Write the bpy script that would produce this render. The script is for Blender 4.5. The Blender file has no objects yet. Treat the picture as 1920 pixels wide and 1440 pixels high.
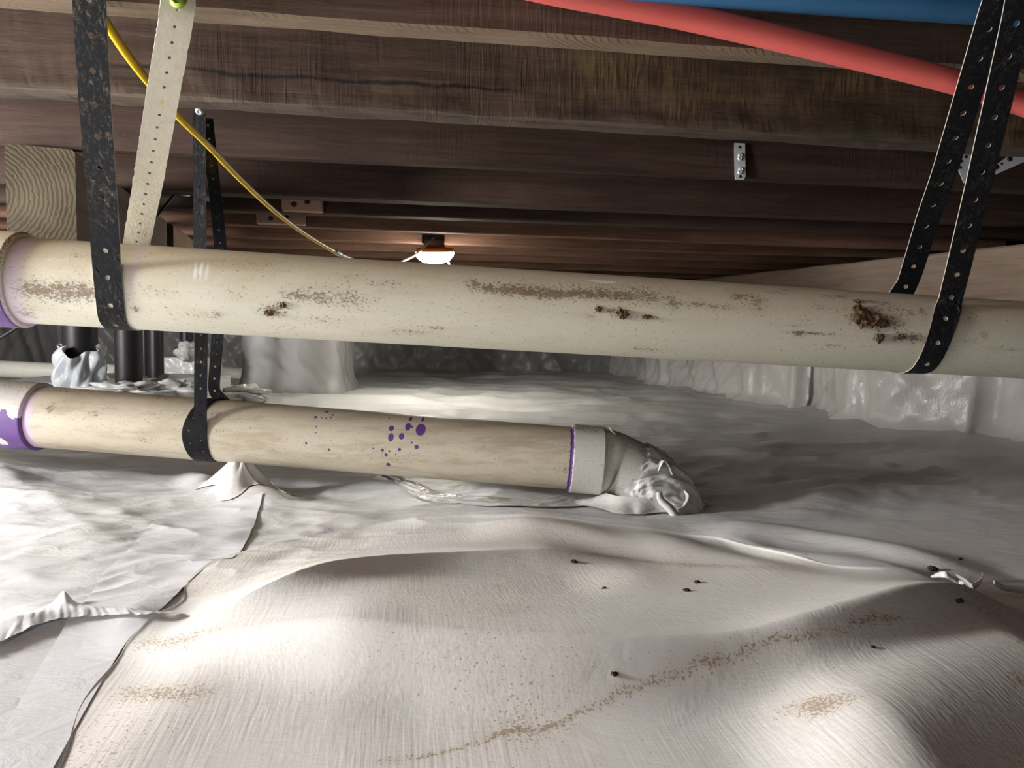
import bpy, math, random
import numpy as np
from mathutils import Vector, Matrix

random.seed(7)
RNG = np.random.default_rng(11)
scene = bpy.context.scene
COL = scene.collection
PI = math.pi

# ------------------------------------------------------------------ camera
F = 1400.0                       # focal length in pixels of a 1920x1440 frame
CAM = Vector((0.0, 0.0, 0.31))
YAW, PITCH, ROLL = math.radians(8.0), math.atan(100 / 1400), 0.0165
fw = Vector((math.sin(YAW) * math.cos(PITCH), math.cos(YAW) * math.cos(PITCH), -math.sin(PITCH)))
r0 = Vector((math.cos(YAW), -math.sin(YAW), 0))
u0 = r0.cross(fw)
rt = r0 * math.cos(ROLL) + u0 * math.sin(ROLL)
up = u0 * math.cos(ROLL) - r0 * math.sin(ROLL)
cd = bpy.data.cameras.new('camera')
cd.sensor_width = 36.0
cd.lens = 36.0 * F / 1920
cd.clip_start = 0.02
cam = bpy.data.objects.new('camera', cd)
COL.objects.link(cam)
M = Matrix((rt, up, -fw)).transposed().to_4x4()
M.translation = CAM
cam.matrix_world = M
scene.camera = cam

# ------------------------------------------------------------------ world, lamps, exposure
w = bpy.data.worlds.new('world')
scene.world = w
w.use_nodes = True
w.node_tree.nodes['Background'].inputs[0].default_value = (0.9, 0.95, 1.0, 1)
w.node_tree.nodes['Background'].inputs[1].default_value = 0.0


def lamp(name, loc, power, radius, col=(1, 1, 1)):
    d = bpy.data.lights.new(name, 'POINT')
    d.energy = power
    d.shadow_soft_size = radius
    d.color = col
    o = bpy.data.objects.new(name, d)
    COL.objects.link(o)
    o.location = loc
    return o


def P(px, py, depth):
    """World point seen at a pixel at a given distance along the view axis."""
    return CAM + fw * depth + rt * ((px - 960) / F * depth) + up * ((720 - py) / F * depth)


def atz(px, py, z):
    d = fw + rt * ((px - 960) / F) + up * ((720 - py) / F)
    t = (z - CAM.z) / d.z
    return CAM + d * t


lamp('work_light_left', (-1.85, 0.90, 0.52), 205.0, 0.12, (1.0, 0.99, 0.97))
lamp('fill_light_behind', (-0.75, -0.25, 0.46), 7.0, 0.10, (1.0, 0.99, 0.97))  # unseen fill light, added to lift the near floor and pipe fronts
scene.view_settings.view_transform = 'Standard'
scene.view_settings.look = 'None'
scene.view_settings.exposure = 0.24
scene.view_settings.gamma = 1.0
scene.view_settings.use_curve_mapping = False


# ------------------------------------------------------------------ object helpers
def tag(o, label=None, cat=None, group=None, kind=None):
    if label: o['label'] = label
    if cat: o['category'] = cat
    if group: o['group'] = group
    if kind: o['kind'] = kind
    return o


def empty(name, loc, label=None, cat=None, group=None, kind=None):
    o = bpy.data.objects.new(name, None)
    o.empty_display_size = 0.05
    COL.objects.link(o)
    o.location = loc
    return tag(o, label, cat, group, kind)


def world_loc(o):
    v = Vector((0, 0, 0))
    while o is not None:
        v += o.location
        o = o.parent
    return v


def mesh(name, verts, faces, mat, parent=None, smooth=True, origin=None, mats=None, fmat=None, attrs=None):
    """One mesh object from world-space vertices; origin at its base unless given."""
    V = np.asarray(verts, dtype=np.float64).reshape(-1, 3)
    if origin is None:
        mn, mx = V.min(0), V.max(0)
        origin = Vector(((mn[0] + mx[0]) / 2, (mn[1] + mx[1]) / 2, mn[2]))
    origin = Vector(origin)
    L = V - np.array(origin)
    me = bpy.data.meshes.new(name)
    if isinstance(faces, np.ndarray):
        n, k = faces.shape
        me.vertices.add(len(L))
        me.vertices.foreach_set('co', L.astype(np.float32).ravel())
        me.loops.add(n * k)
        me.loops.foreach_set('vertex_index', faces.astype(np.int32).ravel())
        me.polygons.add(n)
        me.polygons.foreach_set('loop_start', np.arange(0, n * k, k, dtype=np.int32))
        me.update(calc_edges=True)
    else:
        me.from_pydata(L.tolist(), [], faces)
        me.update()
    for m in (mats or [mat]):
        me.materials.append(m)
    if fmat is not None:
        me.polygons.foreach_set('material_index', np.asarray(fmat, dtype=np.int32))
    me.polygons.foreach_set('use_smooth', np.full(len(me.polygons), bool(smooth)))
    for k, arr in (attrs or {}).items():
        a = me.attributes.new(k, 'FLOAT', 'POINT')
        a.data.foreach_set('value', np.asarray(arr, dtype=np.float32))
    me.validate()
    o = bpy.data.objects.new(name, me)
    COL.objects.link(o)
    if parent is not None:
        o.parent = parent
        o.location = origin - world_loc(parent)
    else:
        o.location = origin
    return o


def grid_faces(nu, nv, closed_u=False):
    i = np.arange(nu if closed_u else nu - 1)
    j = np.arange(nv - 1)
    I, J = np.meshgrid(i, j, indexing='ij')
    I2 = (I + 1) % nu
    return np.stack([I * nv + J, I2 * nv + J, I2 * nv + J + 1, I * nv + J + 1], -1).reshape(-1, 4)


def catmull(pts, n, t_out=None):
    p = np.asarray([list(q) for q in pts], dtype=float)
    if len(p) == 2:
        t = np.linspace(0, 1, n)[:, None]
        return p[0] * (1 - t) + p[1] * t
    pp = np.vstack([2 * p[0] - p[1], p, 2 * p[-1] - p[-2]])
    seg = np.linalg.norm(np.diff(p, axis=0), axis=1)
    cum = np.concatenate([[0], np.cumsum(seg)])
    s = np.linspace(0, cum[-1], n)
    k = np.clip(np.searchsorted(cum, s, side='right') - 1, 0, len(seg) - 1)
    t = ((s - cum[k]) / np.maximum(seg[k], 1e-9))[:, None]
    a, b, c, d = pp[k], pp[k + 1], pp[k + 2], pp[k + 3]
    return 0.5 * (2 * b + (c - a) * t + (2 * a - 5 * b + 4 * c - d) * t ** 2 + (3 * b - a - 3 * c + d) * t ** 3)


def frames(path, hint=(0, 0, 1)):
    T = np.gradient(path, axis=0)
    T /= np.linalg.norm(T, axis=1)[:, None]
    h = np.asarray(hint, float)
    N = h - T * (T @ h)[:, None]
    N /= np.maximum(np.linalg.norm(N, axis=1)[:, None], 1e-9)
    B = np.cross(T, N)
    return T, N, B


def tube(path, radius, seg=16, hint=(0, 0, 1), caps=True, wob=0.0, squash=None):
    """verts, faces of a tube round a path; radius may vary along it."""
    path = np.asarray(path, float)
    T, N, B = frames(path, hint)
    r = np.broadcast_to(np.asarray(radius, float), (len(path),))
    a = np.linspace(0, 2 * PI, seg, endpoint=False)
    V = path[:, None, :] + r[:, None, None] * (np.cos(a)[None, :, None] * N[:, None, :] + np.sin(a)[None, :, None] * B[:, None, :])
    nv = len(path)
    f = []
    for i in range(nv - 1):
        for j in range(seg):
            k = (j + 1) % seg
            f.append((i * seg + j, i * seg + k, (i + 1) * seg + k, (i + 1) * seg + j))
    if caps:
        f.append(tuple(range(seg))[::-1])
        f.append(tuple((nv - 1) * seg + j for j in range(seg)))
    return V.reshape(-1, 3), f


def lathe(profile, centre, axis=(0, 0, 1), seg=32):
    """profile: list of (radius, height) along axis."""
    ax = Vector(axis).normalized()
    q = Vector((0, 0, 1)).rotation_difference(ax)
    V, f = [], []
    for (r, h) in profile:
        for j in range(seg):
            a = 2 * PI * j / seg
            V.append(tuple(Vector(centre) + q @ Vector((r * math.cos(a), r * math.sin(a), h))))
    n = len(profile)
    for i in range(n - 1):
        for j in range(seg):
            k = (j + 1) % seg
            f.append((i * seg + j, i * seg + k, (i + 1) * seg + k, (i + 1) * seg + j))
    f.append(tuple(range(seg))[::-1])
    f.append(tuple((n - 1) * seg + j for j in range(seg)))
    return V, f


# ------------------------------------------------------------------ numpy noise
def vnoise(x, y, seed=0):
    """gradient noise, 0..1"""
    x, y = 0.866 * x - 0.5 * y, 0.5 * x + 0.866 * y
    xi, yi = np.floor(x).astype(np.int64), np.floor(y).astype(np.int64)
    fx, fy = x - xi, y - yi
    ux = fx * fx * fx * (fx * (6 * fx - 15) + 10)
    uy = fy * fy * fy * (fy * (6 * fy - 15) + 10)

    def g(a, b, dx, dy):
        n = (a * 374761393 + b * 668265263 + seed * 1442695041) & 0xFFFFFFFF
        n = ((n ^ (n >> 13)) * 1274126177) & 0xFFFFFFFF
        n = n ^ (n >> 16)
        t = (n & 0xFFFF) * (2 * PI / 65536.0)
        return np.cos(t) * dx + np.sin(t) * dy
    a, b = g(xi, yi, fx, fy), g(xi + 1, yi, fx - 1, fy)
    c, d = g(xi, yi + 1, fx, fy - 1), g(xi + 1, yi + 1, fx - 1, fy - 1)
    v = (a * (1 - ux) + b * ux) * (1 - uy) + (c * (1 - ux) + d * ux) * uy
    return np.clip(0.5 + 0.85 * v, 0, 1)


def fbm(x, y, seed=0, oct=4):
    s, a, t = 0, 0.5, 0
    for i in range(oct):
        s = s + a * vnoise(x * 2 ** i, y * 2 ** i, seed + 17 * i)
        t += a
        a *= 0.5
    return s / t


def ridged(x, y, seed=0):
    return 1 - np.abs(2 * fbm(x, y, seed, 3) - 1) * 2


def sstep(a, b, x):
    t = np.clip((x - a) / (b - a), 0, 1)
    return t * t * (3 - 2 * t)


# ------------------------------------------------------------------ materials
class NT:
    def __init__(self, name):
        self.m = bpy.data.materials.new(name)
        self.m.use_nodes = True
        self.t = self.m.node_tree
        self.n = self.t.nodes
        self.b = self.n['Principled BSDF']
        self.co = self.n.new('ShaderNodeTexCoord')

    def link(self, a, b):
        self.t.links.new(a, b)

    def setv(self, sock, v):
        if hasattr(v, 'is_output') or isinstance(v, bpy.types.NodeSocket):
            self.link(v, sock)
        else:
            sock.default_value = v

    def mapping(self, scale=(1, 1, 1), rot=(0, 0, 0), loc=(0, 0, 0), src=None):
        k = self.n.new('ShaderNodeMapping')
        self.link(src or self.co.outputs['Object'], k.inputs['Vector'])
        k.inputs['Scale'].default_value = scale
        k.inputs['Rotation'].default_value = rot
        k.inputs['Location'].default_value = loc
        return k.outputs[0]

    def noise(self, scale, detail=4, rough=0.55, vec=None, dist=0.0):
        k = self.n.new('ShaderNodeTexNoise')
        k.noise_dimensions = '4D'
        oi = self.n.new('ShaderNodeObjectInfo')
        mul = self.math('MULTIPLY', oi.outputs['Random'], 37.0)
        self.link(mul, k.inputs['W'])
        self.link(vec or self.co.outputs['Object'], k.inputs['Vector'])
        k.inputs['Scale'].default_value = scale
        k.inputs['Detail'].default_value = detail
        k.inputs['Roughness'].default_value = rough
        k.inputs['Distortion'].default_value = dist
        return k.outputs['Fac']

    def wave(self, scale, dist=1.0, vec=None, detail=2, dscale=1.0, direction='X', kind='BANDS'):
        k = self.n.new('ShaderNodeTexWave')
        k.wave_type = kind
        if kind == 'BANDS':
            k.bands_direction = direction
        self.link(vec or self.co.outputs['Object'], k.inputs['Vector'])
        k.inputs['Scale'].default_value = scale
        k.inputs['Distortion'].default_value = dist
        k.inputs['Detail'].default_value = detail
        k.inputs['Detail Scale'].default_value = dscale
        return k.outputs['Fac']

    def math(self, op, a, b=None, clamp=False):
        k = self.n.new('ShaderNodeMath')
        k.operation = op
        k.use_clamp = clamp
        self.setv(k.inputs[0], a)
        if b is not None:
            self.setv(k.inputs[1], b)
        return k.outputs[0]

    def ramp(self, fac, stops):
        k = self.n.new('ShaderNodeValToRGB')
        self.setv(k.inputs[0], fac)
        e = k.color_ramp.elements
        while len(e) > 1:
            e.remove(e[-1])
        e[0].position, e[0].color = stops[0][0], (*stops[0][1], 1)
        for p, c in stops[1:]:
            x = e.new(p)
            x.color = (*c, 1)
        return k.outputs[0]

    def step(self, fac, a, b):
        k = self.n.new('ShaderNodeMapRange')
        k.interpolation_type = 'SMOOTHSTEP'
        self.setv(k.inputs[0], fac)
        k.inputs[1].default_value = a
        k.inputs[2].default_value = b
        return k.outputs[0]

    def mix(self, fac, a, b):
        k = self.n.new('ShaderNodeMix')
        k.data_type = 'RGBA'
        self.setv(k.inputs[0], fac)
        self.setv(k.inputs[6], a if not isinstance(a, tuple) else (*a, 1))
        self.setv(k.inputs[7], b if not isinstance(b, tuple) else (*b, 1))
        return k.outputs[2]

    def attr(self, name):
        k = self.n.new('ShaderNodeAttribute')
        k.attribute_name = name
        return k.outputs['Fac']

    def bump(self, h, strength=0.3, dist=0.002, prev=None):
        k = self.n.new('ShaderNodeBump')
        self.link(h, k.inputs['Height'])
        k.inputs['Strength'].default_value = strength
        k.inputs['Distance'].default_value = dist
        if prev is not None:
            self.link(prev, k.inputs['Normal'])
        return k.outputs[0]

    def done(self, col=None, rough=None, normal=None, metal=None, spec=None):
        if col is not None:
            self.setv(self.b.inputs['Base Color'], (*col, 1) if isinstance(col, tuple) else col)
        if rough is not None:
            self.setv(self.b.inputs['Roughness'], rough)
        if normal is not None:
            self.link(normal, self.b.inputs['Normal'])
        if metal is not None:
            self.setv(self.b.inputs['Metallic'], metal)
        if spec is not None:
            self.b.inputs['Specular IOR Level'].default_value = spec
        return self.m


def wood(name, dark, mid, light, axis='X', saw=0.25, rough=0.8, diag=False, blotch=None, extra=None):
    t = NT(name)
    sc = {'X': (1.2, 22, 22), 'Y': (22, 1.2, 22)}[axis]
    g = t.noise(3.0, 6, 0.65, t.mapping(sc), 0.6)
    g2 = t.noise(9.0, 4, 0.6, t.mapping(sc))
    big = t.noise(2.2, 3, 0.6, t.mapping((1.0, 3, 3) if axis == 'X' else (3, 1, 3)))
    f = t.math('ADD', t.math('MULTIPLY', g, 0.55), t.math('MULTIPLY', big, 0.45))
    c = t.ramp(f, [(0.32, dark), (0.50, mid), (0.68, light)])
    if blotch:
        bl = t.step(t.noise(3.1, 5, 0.7, t.mapping((1.0, 4, 4))), 0.60, 0.75)
        c = t.mix(t.math('MULTIPLY', bl, 0.75), c, blotch)
    if diag:
        swm = t.wave(46, 1.5, t.mapping((1, 1, 1), (0, 0, 0.9)), 3, 1.5, 'X')
        swm = t.math('MULTIPLY', t.step(swm, 0.55, 0.95), t.step(t.noise(9, 3), 0.35, 0.6))
    else:
        lines = t.noise(230, 2, 0.5, t.mapping((1, 0.03, 0.06) if axis == 'X' else (0.03, 1, 0.10)))
        swm = t.math('MULTIPLY', t.step(lines, 0.47, 0.62), t.step(t.noise(2.2, 3, 0.6), 0.45, 0.65))
    c = t.mix(t.math('MULTIPLY', swm, saw), c, tuple(v * (0.45) for v in mid))
    fine = t.noise(60, 3, 0.7, t.mapping((1, 6, 6) if axis == 'X' else (6, 1, 6)))
    c = t.mix(t.math('MULTIPLY', t.step(fine, 0.5, 0.72), 0.35), c, light)
    if extra:
        c = extra(t, c)
    n = t.bump(t.math('ADD', g2, t.math('MULTIPLY', swm, 0.25)), 0.5, 0.0025)
    return t.done(c, rough, n, spec=0.25)


M_joist = wood('joist_wood', (0.018, 0.010, 0.007), (0.044, 0.025, 0.018), (0.078, 0.047, 0.034), saw=0.0)  # tone lowered to stand in for shade cast by the joist in front
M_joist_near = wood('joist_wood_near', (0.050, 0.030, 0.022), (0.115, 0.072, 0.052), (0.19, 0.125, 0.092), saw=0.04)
M_joist_old = wood('joist_wood_stained', (0.020, 0.012, 0.008), (0.066, 0.041, 0.028), (0.140, 0.092, 0.060), saw=0.55, blotch=(0.19, 0.115, 0.06))


def old_marks(t, c):
    sp = t.n.new('ShaderNodeSeparateXYZ')
    t.link(t.co.outputs['Object'], sp.inputs[0])
    x, z = sp.outputs['X'], sp.outputs['Z']
    # golden wear and fine saw kerfs towards the right-hand half
    xm = t.step(x, 0.05, 0.35)
    pat = t.step(t.noise(5, 4, 0.65, t.mapping((1, 2, 2))), 0.40, 0.66)
    kerf = t.noise(260, 2, 0.5, t.mapping((1, 0.03, 0.10)))
    gold = t.math('MULTIPLY', t.math('MULTIPLY', xm, pat), t.math('ADD', t.math('MULTIPLY', t.step(kerf, 0.40, 0.60), 0.75), 0.1))
    c = t.mix(gold, c, (0.20, 0.125, 0.06))
    # black crack line in the lower third
    wob = t.math('MULTIPLY', t.math('SUBTRACT', t.noise(7, 4, 0.6, t.mapping((1, 0, 0))), 0.5), 0.028)
    d = t.math('ABSOLUTE', t.math('SUBTRACT', t.math('SUBTRACT', z, 0.052), wob))
    ends = t.math('MULTIPLY', t.step(x, -0.62, -0.40), t.step(x, 0.22, 0.08))
    line = t.math('MULTIPLY', t.step(t.math('ADD', d, t.math('MULTIPLY', t.noise(40, 3), 0.006)), 0.0085, 0.003), ends)
    c = t.mix(t.math('MULTIPLY', line, 0.9), c, (0.010, 0.008, 0.008))
    # weathered grey lower edge
    lowe = t.math('MULTIPLY', t.step(t.math('ADD', z, t.math('MULTIPLY', t.noise(12, 4, 0.6, t.mapping((0.6, 4, 4))), 0.05)), 0.052, 0.034), 0.6)
    return t.mix(lowe, c, (0.125, 0.095, 0.072))


M_joist_old = wood('joist_wood_stained_marked', (0.022, 0.013, 0.009), (0.070, 0.043, 0.030), (0.135, 0.088, 0.060), saw=0.12, extra=old_marks)
M_weather = wood('joist_underside_weathered', (0.05, 0.038, 0.03), (0.11, 0.085, 0.066), (0.17, 0.135, 0.105), saw=0.0)
M_joist_cut = wood('joist_rough_sawn', (0.12, 0.085, 0.058), (0.23, 0.17, 0.118), (0.32, 0.245, 0.175), saw=0.5, diag=True)
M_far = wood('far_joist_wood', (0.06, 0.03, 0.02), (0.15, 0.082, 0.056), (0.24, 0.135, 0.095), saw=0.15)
M_pale = wood('pale_board', (0.28, 0.16, 0.11), (0.40, 0.25, 0.18), (0.50, 0.33, 0.25), saw=0.1)
M_sill = wood('sill_wood', (0.16, 0.115, 0.085), (0.27, 0.20, 0.155), (0.36, 0.27, 0.21), 'Y', saw=0.1)
M_girder = wood('girder_wood', (0.10, 0.08, 0.06), (0.17, 0.14, 0.115), (0.24, 0.20, 0.16), 'Y', saw=0.2)
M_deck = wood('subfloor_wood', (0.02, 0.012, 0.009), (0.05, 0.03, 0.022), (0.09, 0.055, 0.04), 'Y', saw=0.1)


def endgrain():
    t = NT('end_grain')
    v = t.mapping((1, 1, 1), loc=(0.035, 0, -0.115))
    wv = t.wave(38, 4.5, v, 4, 2.2, kind='RINGS')
    t.n[-1]
    for k in t.n:
        if k.bl_idname == 'ShaderNodeTexWave':
            k.rings_direction = 'Y'
    c = t.mix(t.math('MULTIPLY', wv, 0.75), (0.085, 0.066, 0.042), (0.026, 0.018, 0.011))
    c = t.mix(t.step(t.noise(9, 3), 0.35, 0.7), c, (0.10, 0.08, 0.052))
    return t.done(c, 0.85, t.bump(wv, 0.25, 0.002), spec=0.2)


M_end = endgrain()


def liner(name, base, rough, weave=0.0, wr=0.3, tint=(0.50, 0.38, 0.25), dustk=1.0):
    t = NT(name)
    c = t.mix(t.step(t.noise(2.4, 4, 0.6), 0.3, 0.75), base, tuple(v * 0.90 for v in base))
    d = t.attr('dust')
    nz = t.noise(35, 5, 0.75)
    soft = t.math('MULTIPLY', d, t.math('ADD', t.math('MULTIPLY', nz, 0.9), 0.25), True)
    c = t.mix(t.math('MULTIPLY', soft, 0.60 * dustk), c, tint)
    # grains of sand where the dust lies
    gr = t.noise(420, 2, 0.6)
    gm = t.step(t.math('ADD', gr, t.math('MULTIPLY', d, 0.34)), 0.74, 0.80)
    c = t.mix(t.math('MULTIPLY', gm, 0.7), c, (0.30, 0.21, 0.125))
    sp = t.step(t.noise(150, 2, 0.5), 0.74, 0.78)
    c = t.mix(t.math('MULTIPLY', sp, 0.35), c, (0.2, 0.15, 0.11))
    wrk = t.noise(14, 5, 0.6, t.mapping((1, 2.2, 1), (0, 0, 0.4)), 1.2)
    n = t.bump(wrk, wr, 0.010)
    if weave:
        v = t.mapping((1, 1, 1), (0, 0, math.radians(-14)))
        a = t.noise(330, 2, 0.5, t.mapping((1, 0.035, 1), (0, 0, math.radians(-14))))
        b = t.noise(300, 2, 0.5, t.mapping((0.035, 1, 1), (0, 0, math.radians(-14))))
        h = t.math('ADD', t.math('MULTIPLY', a, 0.7), t.math('MULTIPLY', b, 0.5))
        patch = t.math('ADD', t.math('MULTIPLY', t.step(t.noise(4, 3), 0.3, 0.6), 0.8), 0.2)
        h = t.math('MULTIPLY', h, patch)
        n = t.bump(h, weave, 0.0010, n)
        c = t.mix(t.math('MULTIPLY', t.step(t.math('MULTIPLY', a, patch), 0.3, 0.7), 0.16), c, (0.40, 0.34, 0.28))
    else:
        n = t.bump(t.noise(80, 3, 0.6), 0.15, 0.001, n)
    return t.done(c, rough, n, spec=0.4)


M_liner = liner('liner_smooth', (0.66, 0.665, 0.675), 0.42, 0.0, 0.30)
M_woven = liner('liner_woven', (0.79, 0.782, 0.768), 0.58, 0.55, 0.10)
M_tape = liner('seam_tape_white', (0.75, 0.76, 0.79), 0.30, 0.0, 0.22)
M_wrap = liner('wrap_plastic', (0.68, 0.675, 0.67), 0.18, 0.0, 0.5)
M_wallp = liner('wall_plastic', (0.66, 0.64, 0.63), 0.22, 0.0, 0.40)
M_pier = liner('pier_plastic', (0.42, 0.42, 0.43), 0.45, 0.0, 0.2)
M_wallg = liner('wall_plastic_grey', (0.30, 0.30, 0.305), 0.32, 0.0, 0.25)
M_bag = liner('grey_bag_plastic', (0.50, 0.53, 0.57), 0.28, 0.0, 0.5)


def pvc(name, base, tan, purple_attr=True, grain=False):
    t = NT(name)
    c = t.mix(t.step(t.noise(5, 4, 0.6), 0.3, 0.75), base, tuple(v * 0.92 for v in base))
    d = t.attr('dust')
    s1 = t.noise(45, 5, 0.7, t.mapping((0.35, 1, 1)))
    c = t.mix(t.math('MULTIPLY', d, t.math('ADD', t.math('MULTIPLY', s1, 0.9), 0.25), True), c, tan)
    if grain:
        s = t.noise(28, 5, 0.7, t.mapping((0.22, 1.6, 1.6), (0, 0, 0.14)))
        c = t.mix(t.math('MULTIPLY', t.step(s, 0.45, 0.66), 0.6), c, (0.33, 0.275, 0.19))
    k = t.attr('dirt')
    c = t.mix(t.math('MULTIPLY', k, 0.26, True), c, (0.30, 0.19, 0.10))
    n1 = t.noise(430, 4, 0.75, t.mapping((0.6, 1, 1), (0, 0.35, 0)))
    dm = t.step(t.math('ADD', n1, t.math('MULTIPLY', k, 0.15)), 0.585, 0.68)
    c = t.mix(t.math('MULTIPLY', dm, 0.75), c, (0.135, 0.085, 0.045))
    sp = t.step(t.noise(260, 3, 0.6, t.mapping((0.7, 1, 1))), 0.665, 0.72)
    c = t.mix(t.math('MULTIPLY', sp, 0.55), c, (0.22, 0.15, 0.08))
    wsc = t.attr('scrape')
    c = t.mix(wsc, c, (0.92, 0.90, 0.86))
    lil = t.attr('lilac')
    c = t.mix(lil, c, (0.62, 0.44, 0.66))
    pur = t.attr('purple')
    c = t.mix(t.step(pur, 0.45, 0.55), c, (0.105, 0.045, 0.20))
    n = t.bump(dm, 0.5, 0.0015)
    n = t.bump(t.noise(90, 3, 0.6), 0.08, 0.001, n)
    return t.done(c, 0.42, n, spec=0.4)


M_pvc = pvc('pvc_upper', (0.75, 0.73, 0.605), (0.57, 0.43, 0.25))
M_pvc2 = pvc('pvc_lower', (0.60, 0.545, 0.445), (0.36, 0.29, 0.20), grain=True)
M_fit = pvc('pvc_fitting', (0.66, 0.655, 0.63), (0.40, 0.34, 0.26))


def simple(name, col, rough, metal=0.0, nscale=40, var=0.25, bump=0.15, spec=0.4):
    t = NT(name)
    c = t.mix(t.noise(nscale, 4, 0.65), tuple(v * (1 - var) for v in col), tuple(min(1, v * (1 + var)) for v in col))
    return t.done(c, rough, t.bump(t.noise(nscale * 3, 3), bump, 0.001), metal, spec)


def black_strap(name, dusty):
    t = NT(name)
    s = t.noise(110, 6, 0.8, t.mapping((2.5, 2.5, 0.8), (0.4, 0.5, 0)))
    m = t.step(s, 0.50, 0.66)
    d = t.step(t.noise(9, 4, 0.7), 0.36, 0.6)
    f = t.math('MULTIPLY', t.math('MULTIPLY', m, t.math('ADD', t.math('MULTIPLY', d, 0.8), 0.15)), dusty)
    c = t.mix(f, (0.010, 0.011, 0.014), (0.20, 0.165, 0.12))
    return t.done(c, 0.5, t.bump(s, 0.12, 0.001), spec=0.10)


M_strap = black_strap('black_strap', 0.9)
M_strap2 = black_strap('black_strap_clean', 0.35)
M_cream = simple('cream_strap', (0.80, 0.75, 0.60), 0.7, 0, 90, 0.22, 0.5)
M_edge = simple('strap_edge', (0.42, 0.39, 0.33), 0.6)
M_black = simple('black_steel', (0.018, 0.017, 0.019), 0.42, 0.2, 14, 0.5, 0.1)
M_yellow = simple('yellow_cord', (0.72, 0.46, 0.015), 0.42, 0, 30, 0.2, 0.1)
M_greycord = simple('grey_cord', (0.50, 0.49, 0.42), 0.5)
M_red = simple('red_tube', (0.78, 0.15, 0.13), 0.42, 0, 18, 0.10, 0.06)
M_blue = simple('blue_tube', (0.075, 0.27, 0.56), 0.42, 0, 18, 0.12, 0.06)
M_galv = simple('galvanised', (0.62, 0.64, 0.67), 0.42, 0.35, 60, 0.2, 0.1)
M_green = simple('green_screw', (0.35, 0.50, 0.06), 0.35, 0.6)
M_orange = simple('orange_rim', (0.80, 0.22, 0.02), 0.4)
M_dark = simple('dark_plastic', (0.02, 0.02, 0.022), 0.5)
M_white = simple('white_pvc', (0.66, 0.64, 0.58), 0.45, 0, 10, 0.12)
M_mud = simple('dried_mud', (0.14, 0.092, 0.055), 0.9, 0, 130, 0.6, 0.9, 0.15)
M_clod = simple('dirt_clod', (0.06, 0.045, 0.03), 0.95, 0, 200, 0.5, 0.8, 0.1)


def emit():
    t = NT('lamp_diffuser')
    t.b.inputs['Base Color'].default_value = (0.9, 0.9, 0.85, 1)
    t.b.inputs['Emission Color'].default_value = (1.0, 0.94, 0.80, 1)
    t.b.inputs['Emission Strength'].default_value = 95.0
    return t.m


M_lamp = emit()

# ------------------------------------------------------------------ floor relief


def fl(px, py):
    p = atz(px, py, 0.0)
    return (p.x, p.y)


def polydist(x, y, pts):
    """signed distance to a polyline (+ on its left) and position 0..1 along it"""
    best = np.full(x.shape, 1e9)
    sgn = np.zeros(x.shape)
    par = np.zeros(x.shape)
    L = [math.dist(a, b) for a, b in zip(pts[:-1], pts[1:])]
    tot, acc = sum(L), 0
    for (a, b), l in zip(zip(pts[:-1], pts[1:]), L):
        dx, dy = b[0] - a[0], b[1] - a[1]
        t = np.clip(((x - a[0]) * dx + (y - a[1]) * dy) / (l * l), 0, 1)
        qx, qy = x - (a[0] + t * dx), y - (a[1] + t * dy)
        d = np.hypot(qx, qy)
        m = d < best
        best = np.where(m, d, best)
        sgn = np.where(m, np.sign(dx * qy - dy * qx), sgn)
        par = np.where(m, (acc + t * l) / tot, par)
        acc += l
    return best * sgn, par


def smooth_line(px, z=0.0):
    return [tuple(q) for q in catmull([tuple(atz(*p, z)[:2]) for p in px], 6 * len(px))]


def endfade(par, a=0.15, b=0.15):
    return sstep(0.0, a, par) * (1 - sstep(1 - b, 1.0, par))


# (image polyline, height, width on the far side, width on the near side)
FOLDS = [
    # long fold across the middle: gentle far face, steep near face
    ([(250, 1190), (340, 1168), (480, 1138), (640, 1088), (800, 1058), (960, 1044), (1130, 1035), (1250, 1035)], -0.030, 0.24, 0.038),
    # terrace with the dark near slope
    ([(150, 1120), (400, 1150), (560, 1172), (700, 1186), (850, 1196), (1020, 1200), (1180, 1214), (1350, 1208), (1540, 1185), (1700, 1145), (1860, 1105), (2050, 1070)], 0.050, 0.22, 0.036),
    # rounded hill at the lower right
    ([(1500, 1560), (1580, 1420), (1660, 1320), (1770, 1250), (1900, 1205), (2080, 1170)], 0.040, 0.10, 0.11),
    # left bulge and crease
    ([(-120, 1180), (40, 1172), (160, 1158), (290, 1160), (360, 1165)], -0.018, 0.12, 0.022),
    # upper-left diagonal
    ([(-60, 850), (30, 900), (120, 955), (245, 1028), (330, 1062)], -0.012, 0.10, 0.14),
    ([(330, 875), (400, 905), (470, 915), (560, 930)], 0.018, 0.05, 0.05),
    ([(860, 1000), (1000, 985), (1150, 1010), (1320, 1020), (1450, 1045)], 0.016, 0.09, 0.07),
    ([(1300, 1000), (1420, 985), (1560, 1005), (1720, 1040), (1900, 1060)], 0.016, 0.07, 0.06),
    ([(1350, 1010), (1450, 1040), (1600, 1075), (1740, 1090)], 0.012, 0.05, 0.06),
    ([(1440, 950), (1560, 900), (1720, 870), (1940, 850)], 0.018, 0.10, 0.08),
    ([(1300, 850), (1500, 835), (1700, 830), (1960, 835)], 0.020, 0.12, 0.10),
    ([(1060, 1130), (1200, 1100), (1400, 1090), (1560, 1085)], 0.010, 0.10, 0.06),
    ([(100, 1400), (350, 1300), (600, 1262), (800, 1262)], 0.006, 0.10, 0.10),
]


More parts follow.
